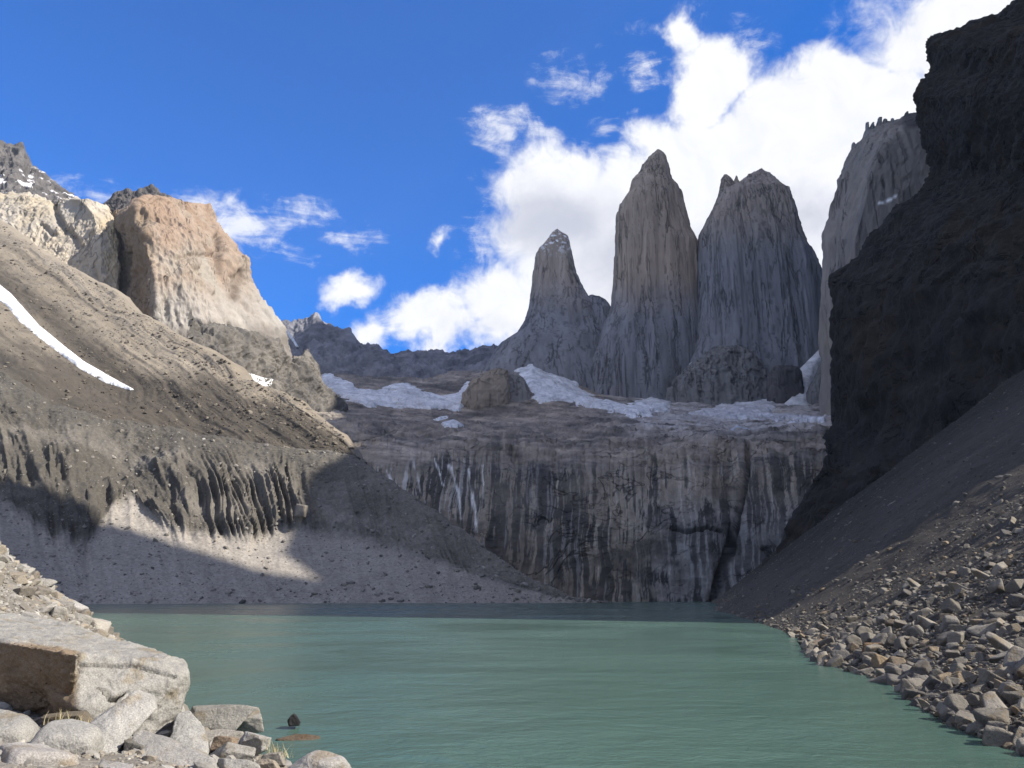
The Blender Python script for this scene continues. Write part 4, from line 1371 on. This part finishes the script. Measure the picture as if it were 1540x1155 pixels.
def hull_rock(name, hulls, tint, seed, cuts=5, smooth_it=4, amp=0.05, label='', category='boulder', extra_col=None, dent=None):
    V, Fc, base = [], [], 0
    for pts_ in hulls:
        bm = bmesh.new()
        for q in pts_:
            bm.verts.new(q)
        bmesh.ops.convex_hull(bm, input=bm.verts)
        bmesh.ops.delete(bm, geom=[v for v in bm.verts if not v.link_faces], context='VERTS')
        bmesh.ops.triangulate(bm, faces=bm.faces)
        L = [e.calc_length() for e in bm.edges]
        for it in range(cuts + 4):
            tgt = 0.10
            es = [e for e in bm.edges if e.calc_length() > tgt]
            if not es or len(bm.verts) > 45000:
                break
            bmesh.ops.subdivide_edges(bm, edges=es, cuts=1)
            bmesh.ops.triangulate(bm, faces=[f for f in bm.faces if len(f.verts) > 3])
        for it in range(smooth_it):
            bmesh.ops.smooth_vert(bm, verts=bm.verts, factor=0.5, use_axis_x=True, use_axis_y=True, use_axis_z=True)
        bm.normal_update()
        bm.verts.index_update()
        v = np.array([q.co[:] for q in bm.verts])
        nn = np.array([q.normal[:] for q in bm.verts])
        f = np.array([[q.index for q in t.verts] for t in bm.faces])
        bm.free()
        d = fbm(v, 1.8, 5, 0.55, seed=seed) * amp * 3 + fbm(v, 0.5, 4, 0.6, ridged=True, seed=seed + 1) * amp * 0.8 + fbm(v, 0.16, 2, 0.6, seed=seed + 2) * amp * 0.25
        if dent is not None:
            d = d + dent(v, nn)
        V.append(v + nn * d[:, None])
        Fc.append(f + base)
        base += len(v)
    V = np.concatenate(V)
    o_ = V.mean(0)
    c = rock_tint(V, tint, seed)
    if extra_col is not None:
        c = extra_col(V, c)
    me = raw_mesh(name, V - o_, None, np.concatenate(Fc), c, smooth=True)
    o = link(name, me, M_stone, label=label, category=category)
    o.location = o_
    return o


def H(lst):
    return [tuple(P(a, b, Y)) for a, b, Y in lst]


# --- left near bank: the ground under the rocks
gp = np.linspace(0, 1, 120)
bank_sh = np.array([(-72, 128), (-60, 112), (-49, 100), (-42, 88), (-31, 70), (-22.5, 54), (-17.5, 44), (-14, 37), (-9.6, 31), (-5.5, 26), (-2.8, 22), (0, 17), (6, 8), (14, -8), (20, -20)], float)
tb = np.concatenate([[0], np.cumsum(np.linalg.norm(np.diff(bank_sh, axis=0), axis=1))])
ub = np.linspace(0, tb[-1], 320)
S = np.stack([np.interp(ub, tb, bank_sh[:, k]) for k in (0, 1)], -1)
db_ = np.concatenate([[-5, -2], np.linspace(0, 1, 140) ** 1.5 * 70])
G = np.empty((len(db_), len(S), 3))
nx_ = np.interp(S[:, 1], [-20, 20, 60, 130], [-0.6, -0.75, -0.85, -0.9])
ny_ = -np.sqrt(1 - nx_ ** 2) * np.interp(S[:, 1], [0, 60, 130], [1, 0.8, 0.3])
sl = np.interp(S[:, 1], [-20, 15, 30, 45, 60, 90, 130], [0.30, 0.12, 0.13, 0.32, 0.62, 0.68, 0.68])
for i, dd in enumerate(db_):
    G[i, :, 0] = S[:, 0] + nx_ * dd
    G[i, :, 1] = S[:, 1] + ny_ * dd * 0.35
    G[i, :, 2] = sl * dd if dd > 0 else 0.4 * dd
G[..., 2] += (fbm(G, 6, 4, 0.55, seed=231) * 0.5 + fbm(G, 1.5, 3, 0.6, seed=232) * 0.12) * sstep(db_, -1, 4)[:, None]
G_bank = G
v = fbm(G, 5, 4, 0.6, seed=233)
c = lerp(np.broadcast_to((0.26, 0.235, 0.20), G.shape), np.broadcast_to((0.42, 0.39, 0.345), G.shape), np.clip(0.5 + v, 0, 1))
grid_obj('shore_bank', G, M_talus, c, kind='structure', label='pale rubble bank sloping to the near left shore')
r3 = np.random.default_rng(23)
pb = samples_on(G_bank, 42000, r3)
pb = pb[seen(pb, 40)]
sb = np.minimum(r3.pareto(2.3, len(pb)) * 0.11 + 0.07, 0.9) * np.interp(pb[:, 1], [15, 40, 100], [0.45, 0.8, 1.0])
db2 = np.linalg.norm(pb - [0, 0, HC], axis=1)
kp = (pb[:, 2] > -0.1) & ((pb[:, 1] > 30) | (sb < 0.4))
pb, sb, db2 = pb[kp], sb[kp], db2[kp]
ordb = np.argsort(-sb / db2)
LC = [(0.44, 0.42, 0.38), (0.36, 0.34, 0.31), (0.48, 0.455, 0.41), (0.30, 0.27, 0.23), (0.40, 0.35, 0.28)]
LS = [tuple(0.55 * q for q in c_) for c_ in LC]
lm = []
for k, (p, f) in enumerate(SHAPES[:10]):
    me = raw_mesh('boulder', p, None, f, rock_tint(p, LC[k % len(LC)], k + 5), smooth=True)
    me.materials.append(M_stone)
    lm.append(me)
nb = 0
for i in ordb:
    if nb >= 70:
        break
    if pb[i, 1] < 45:
        continue
    o = bpy.data.objects.new('boulder', lm[nb % len(lm)])
    COL.objects.link(o)
    o.location = pb[i] + [0, 0, sb[i] * 0.15]
    o.scale = (sb[i],) * 3
    o.rotation_euler = (r3.normal(0, 0.3), r3.normal(0, 0.3), r3.uniform(0, 6.28))
    o['label'] = 'pale broken rock in the rubble bank behind the huge slab'
    o['category'] = 'boulder'
    o['group'] = 'rocks of the rubble bank on the left'
    nb += 1
    sb[i] = 0
kk = sb > 0
stones_mesh('bank_stones', pb[kk], sb[kk], r3, LS, kind='stuff')

# --- the huge slab and its neighbours
PALE = (0.43, 0.415, 0.38)
main = H([(-90, 918, 42), (-20, 930, 42), (60, 930, 41), (130, 952, 39), (165, 966, 37.5), (195, 975, 36), (215, 976, 35), (250, 989, 33.5), (274, 994, 32), (285, 1009, 31), (281, 1022, 31),
          (266, 1050, 31), (262, 1098, 31), (240, 1118, 30.5), (150, 1090, 28.6), (115, 1066, 28.2), (118, 985, 29.5), (60, 968, 31), (-90, 955, 33), (-90, 1100, 38), (200, 1120, 38), (262, 1090, 36)])
blockf = H([(-90, 950, 31.5), (0, 963, 30), (60, 970, 29), (116, 986, 27.6), (107, 1062, 28.9), (60, 1066, 29.9), (0, 1064, 30.8), (-90, 1060, 32.4), (116, 986, 31), (106, 1062, 31), (-90, 955, 36), (-90, 1060, 36)])


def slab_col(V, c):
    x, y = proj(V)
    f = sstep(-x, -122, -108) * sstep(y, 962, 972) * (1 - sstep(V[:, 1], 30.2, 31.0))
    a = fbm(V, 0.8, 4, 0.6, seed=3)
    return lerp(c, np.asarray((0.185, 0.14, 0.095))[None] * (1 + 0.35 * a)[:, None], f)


NOTCH = [(145, 1033), (163, 1036), (168, 1048), (195, 1037), (178, 1056), (169, 1061), (160, 1050)]


def slab_dent(V, nn):
    x, y = proj(V)
    front_ = V[:, 1] < 36
    d = -0.5 * (inside(x, y, NOTCH) & front_)
    d = d - 0.22 * np.exp(-(dist_line(x, y, [(118, 1000), (200, 1003), (262, 1020)]) / 2.2) ** 2) * front_
    d = d + 0.22 * stair(fbm(V, 2.2, 3, 0.5, seed=71), 5, 0.4, 0.6)
    return d + 0.05 * fbm(V, 0.9, 4, 0.6, ridged=True, seed=72)


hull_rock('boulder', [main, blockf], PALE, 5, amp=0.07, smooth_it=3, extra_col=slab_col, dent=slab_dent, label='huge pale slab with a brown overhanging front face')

fg = [
    # box, Y, seed, depth, tint, rot, label
    ((-70, 1068, 60, 1175), 25.5, 41, 1.0, PALE, (0, 0, 0), 'pale rounded boulder in the corner under the brown overhang'),
    ((38, 1084, 148, 1180), 24.5, 42, 1.0, (0.47, 0.455, 0.42), (0.2, 0.1, 0.3), 'speckled rounded boulder beside the tilted oblong block'),
    ((-40, 1115, 110, 1230), 22.5, 43, 1.0, (0.50, 0.47, 0.44), (0.1, 0.2, 1.0), 'pinkish speckled boulder at the very bottom edge in the corner'),
    ((145, 1143, 200, 1185), 22.0, 45, 1.0, (0.45, 0.43, 0.41), (0.3, 0.1, 0.3), 'small rock tip below the tilted oblong block'),
    ((280, 1059, 388, 1108), 33.5, 47, 0.7, (0.36, 0.345, 0.31), (0, 0, 0.2), 'square grey block standing at the water edge'),
    ((340, 1066, 403, 1104), 33.9, 48, 0.9, (0.40, 0.38, 0.34), (0.2, 0, 0), 'lighter end of the grey water edge block'),
    ((296, 1098, 372, 1122), 31.5, 49, 0.9, (0.42, 0.39, 0.34), (0.1, 0, 0), 'flat tan rock lying in front of the square grey block'),
    ((354, 1100, 404, 1136), 29.5, 50, 0.9, (0.46, 0.45, 0.43), (0, 0.3, 0), 'whitish pointed rock right of the reddish stone'),
    ((320, 1104, 357, 1128), 29.2, 51, 0.9, (0.34, 0.26, 0.19), (0, 0, 0), 'small reddish brown stone between pale rocks'),
    ((308, 1116, 386, 1162), 27.6, 52, 0.8, (0.40, 0.38, 0.34), (0.4, 0.3, 0.2), 'sharp edged grey rock below the reddish stone'),
    ((320, 1138, 400, 1185), 26.0, 53, 0.9, PALE, (0, 0, 0.4), 'pale flat boulder at the bottom edge before the reddish stone'),
    ((395, 1130, 432, 1156), 27.2, 54, 0.9, (0.36, 0.33, 0.28), (0, 0, 0), 'little brown grey stone beside the dry grass'),
    ((426, 1130, 530, 1185), 26.0, 55, 0.9, (0.45, 0.43, 0.40), (0.1, 0, 0), 'low speckled boulder farthest out along the bottom edge'),
    ((388, 1140, 424, 1166), 26.2, 56, 0.9, (0.42, 0.36, 0.28), (0, 0, 0), 'small tan stone at the bottom edge by the grass'),
    ((60, 1070, 150, 1098), 27.9, 57, 1.0, (0.22, 0.185, 0.14), (0, 0, 0), 'shaded brown rock wedged under the huge slab'),
    ((190, 1110, 225, 1160), 25.8, 58, 1.0, (0.24, 0.225, 0.20), (0, 0, 0), 'dark rock in the gap between the oblong block and the wedge'),
    ((172, 957, 184, 974), 95, 60, 0.9, (0.08, 0.08, 0.08), (0, 0, 0), 'dark standing stone in the water off the rubble bank'),
    ((404, 1104, 490, 1160), 33.6, 61, 0.4, (0.16, 0.12, 0.085), (0, 0, 0), 'brown flat rock just breaking the water surface'),
    ((66, 897, 132, 940), 66, 62, 0.6, (0.52, 0.50, 0.47), (0, 0.5, 0.2), 'large pale tilted slab on the crest of the rubble bank'),
    ((122, 928, 166, 965), 62, 63, 0.9, (0.52, 0.48, 0.42), (0, 0, 0), 'square cream block at the end of the rubble bank'),
    ((98, 938, 130, 960), 55, 64, 0.9, (0.50, 0.45, 0.38), (0, 0, 0), 'tan block in front of the large tilted slab'),
]
for i, (box, Y, sd, dp, tint, rot, lab) in enumerate(fg):
    placed('boulder', box, Y, sd, dp, tint, 5 if Y < 40 else 4, (16 if sd in (41, 42, 43, 55) else 10 + sd % 4), rot, 3.0 if sd in (41, 42, 43, 55) else 14, 0.05, label=lab)

hull_rock('boulder', [H([(130, 1090, 25.8), (205, 1038, 27), (232, 1046, 27.2), (236, 1064, 27), (222, 1078, 26.6), (160, 1146, 25.2), (146, 1148, 25.1), (138, 1120, 25.2), (150, 1080, 28), (210, 1045, 29), (232, 1062, 28.5), (150, 1140, 27)])],
          (0.48, 0.465, 0.435), 15, amp=0.04, label='long oblong block tilted against the huge slab')
hull_rock('boulder', [H([(198, 1100, 26.2), (212, 1096, 26.4), (255, 1110, 26.2), (322, 1142, 25.2), (326, 1160, 24.8), (270, 1200, 24.0), (208, 1190, 23.8), (200, 1140, 25.2), (215, 1105, 28.5), (325, 1150, 28), (215, 1190, 28)])],
          (0.43, 0.41, 0.38), 16, amp=0.04, label='wedge shaped boulder with a dark left flank on the bottom edge')
hull_rock('boulder', [H([(254, 1112, 29), (266, 1072, 30), (285, 1068, 30.3), (294, 1084, 30.2), (308, 1092, 29.8), (314, 1120, 29), (312, 1138, 28.6), (300, 1132, 28.5), (258, 1118, 28.8), (270, 1080, 31.5), (312, 1130, 31), (260, 1118, 31)])],
          (0.45, 0.44, 0.41), 17, amp=0.04, label='upright peaked rock between the slab and the square grey block')

hull_rock('boulder', [H([(432, 1084, 36), (437, 1076, 36), (443, 1072, 36), (448, 1077, 36), (453, 1086, 36), (450, 1092, 36), (434, 1092, 36), (440, 1078, 36.7), (450, 1088, 36.8)])],
          (0.05, 0.048, 0.048), 18, amp=0.02, smooth_it=1, label='small dark stone poking out of the water')

# distinct rocks of the right field
rt = [
    ((1334, 1014, 1394, 1048), 53, 71, 0.9, (0.24, 0.22, 0.195), (0, 0, 0), 'big rounded brown grey boulder at the right waterline'),
    ((1432, 1064, 1508, 1100), 38.5, 72, 0.9, (0.17, 0.165, 0.155), (0, 0, 0), 'dark domed boulder in the shallows of the right shore'),
    ((1504, 1070, 1560, 1104), 37, 73, 0.9, (0.24, 0.20, 0.165), (0, 0, 0), 'brown boulder at the right edge behind the domed one'),
    ((1292, 966, 1328, 984), 66, 74, 0.8, (0.30, 0.20, 0.12), (0, 0, 0), 'rusty orange flat rock near the right shore'),
    ((1314, 982, 1334, 1012), 60, 75, 0.8, (0.38, 0.29, 0.19), (0, 0.2, 0), 'ochre upright stone beside the rusty flat rock'),
    ((1334, 752, 1362, 776), 230, 76, 0.8, (0.36, 0.33, 0.29), (0, -0.6, 0), 'lone pale slab high on the right scree slope'),
    ((1422, 906, 1474, 930), 70, 77, 0.9, (0.30, 0.285, 0.26), (0, -0.4, 0), 'long flat pale boulder in the middle of the right boulder field'),
    ((1505, 826, 1538, 850), 78, 78, 0.9, (0.40, 0.37, 0.31), (0, 0.3, 0), 'cream topped rock high at the right edge'),
    ((1455, 980, 1478, 1020), 52, 79, 0.8, (0.38, 0.35, 0.30), (0, 0.4, 0), 'pale leaning shard standing among the right shore boulders'),
    ((1264, 876, 1292, 894), 150, 80, 0.9, (0.24, 0.23, 0.22), (0, 0, 0), 'blunt grey boulder alone low on the scree slope'),
    ((1510, 990, 1575, 1045), 42, 81, 0.9, (0.25, 0.245, 0.23), (0, 0, 0), 'large smooth grey boulder at the right edge'),
    ((1200, 962, 1222, 974), 92, 82, 0.9, (0.18, 0.17, 0.15), (0, 0, 0), 'low stone in the water off the right point'),
]
for (box, Y, sd, dp, tint, rot, lab) in rt:
    placed('boulder', box, Y, sd, dp, tint, 4, 10 + sd % 3, rot, 20, 0.03, label=lab)
# marked rocks of the moraine
for (box, Y, sd, tint, lab) in (((441, 757, 462, 779), 556, 94, (0.30, 0.275, 0.24), 'big pale boulder on a gully rib of the moraine'),
                                ((42, 608, 66, 640), 640, 92, (0.26, 0.25, 0.24), 'dark cube of rock on the moraine crest')):
    placed('boulder', box, Y, sd, 0.9, tint, 4, 10, (0, 0, 0), 20, 0.03, label=lab)

# ------------------------------------------------------------------ dry grass between the rocks
gm = bpy.data.materials.new('dry_grass')
gm.use_nodes = True
gk = N(gm.node_tree)
gb_ = gm.node_tree.nodes['Principled BSDF']
goi = gk.n('ShaderNodeTexCoord')
gk.put(gb_.inputs['Base Color'], gk.mix(gk.noise(goi.outputs['Object'], 9, 2), (0.30, 0.25, 0.12), (0.50, 0.44, 0.26)))
gb_.inputs['Roughness'].default_value = 0.8


def tuft(px, py, Y, n, h, spread, lab, seed):
    r = np.random.default_rng(seed)
    c0 = P(px, py, Y)
    V, Q = [], []
    for k in range(n):
        b = np.array([r.normal(0, spread), r.normal(0, spread * 0.6), 0])
        lean = np.array([r.normal(0, 0.35), r.normal(0, 0.35), 1.0]) * h * r.uniform(0.5, 1.2)
        bend = np.array([r.normal(0, 0.2), r.normal(0, 0.2), -0.12]) * h
        w = 0.010
        side = np.array([math.cos(k), math.sin(k), 0]) * w
        s0 = len(V)
        for t in (0, 0.33, 0.66, 1.0):
            q = b + lean * t + bend * t * t
            ww = side * (1 - 0.85 * t)
            V += [q - ww, q + ww]
        for t in range(3):
            Q.append((s0 + 2 * t, s0 + 2 * t + 1, s0 + 2 * t + 3, s0 + 2 * t + 2))
    me = raw_mesh('grass_tuft', V, Q, smooth=True)
    o = link('grass_tuft', me, gm, label=lab, category='grass tuft', group='dry grass tufts among the shore rocks')
    o.location = c0


tuft(412, 1136, 27.4, 34, 0.50, 0.16, 'dry grass tuft by the water near the bottom edge', 1)
tuft(424, 1140, 27.2, 24, 0.42, 0.14, 'thin dry grass tuft beside the low speckled boulder', 2)
tuft(92, 1090, 26.6, 30, 0.45, 0.25, 'dry grass tuft under the edge of the huge slab', 3)
tuft(118, 1092, 26.4, 26, 0.35, 0.25, 'straw coloured grass in the shadow left of the oblong block', 4)
tuft(146, 1150, 24.2, 20, 0.30, 0.15, 'sparse dry grass at the foot of the oblong block', 5)

# ------------------------------------------------------------------ the air between here and the towers
hz = bpy.data.materials.new('haze')
hz.use_nodes = True
hk = N(hz.node_tree)
hz.node_tree.nodes.clear()
pv = hk.n('ShaderNodeVolumePrincipled')
pv.inputs['Color'].default_value = (0.72, 0.84, 1.0, 1)
pv.inputs['Density'].default_value = 1.6e-5
pv.inputs['Anisotropy'].default_value = 0.2
ho = hk.n('ShaderNodeOutputMaterial')
hk.l.new(pv.outputs[0], ho.inputs['Volume'])
a, b, c0, c1_ = -6200, 6200, -10.5, 3000
hv = [(x, y, z) for z in (c0, c1_) for x, y in ((a, a), (b, a), (b, b), (a, b))]
hq = [(0, 3, 2, 1), (4, 5, 6, 7), (0, 1, 5, 4), (1, 2, 6, 5), (2, 3, 7, 6), (3, 0, 4, 7)]
link('haze', raw_mesh('haze', hv, hq, smooth=False), hz, kind='stuff')
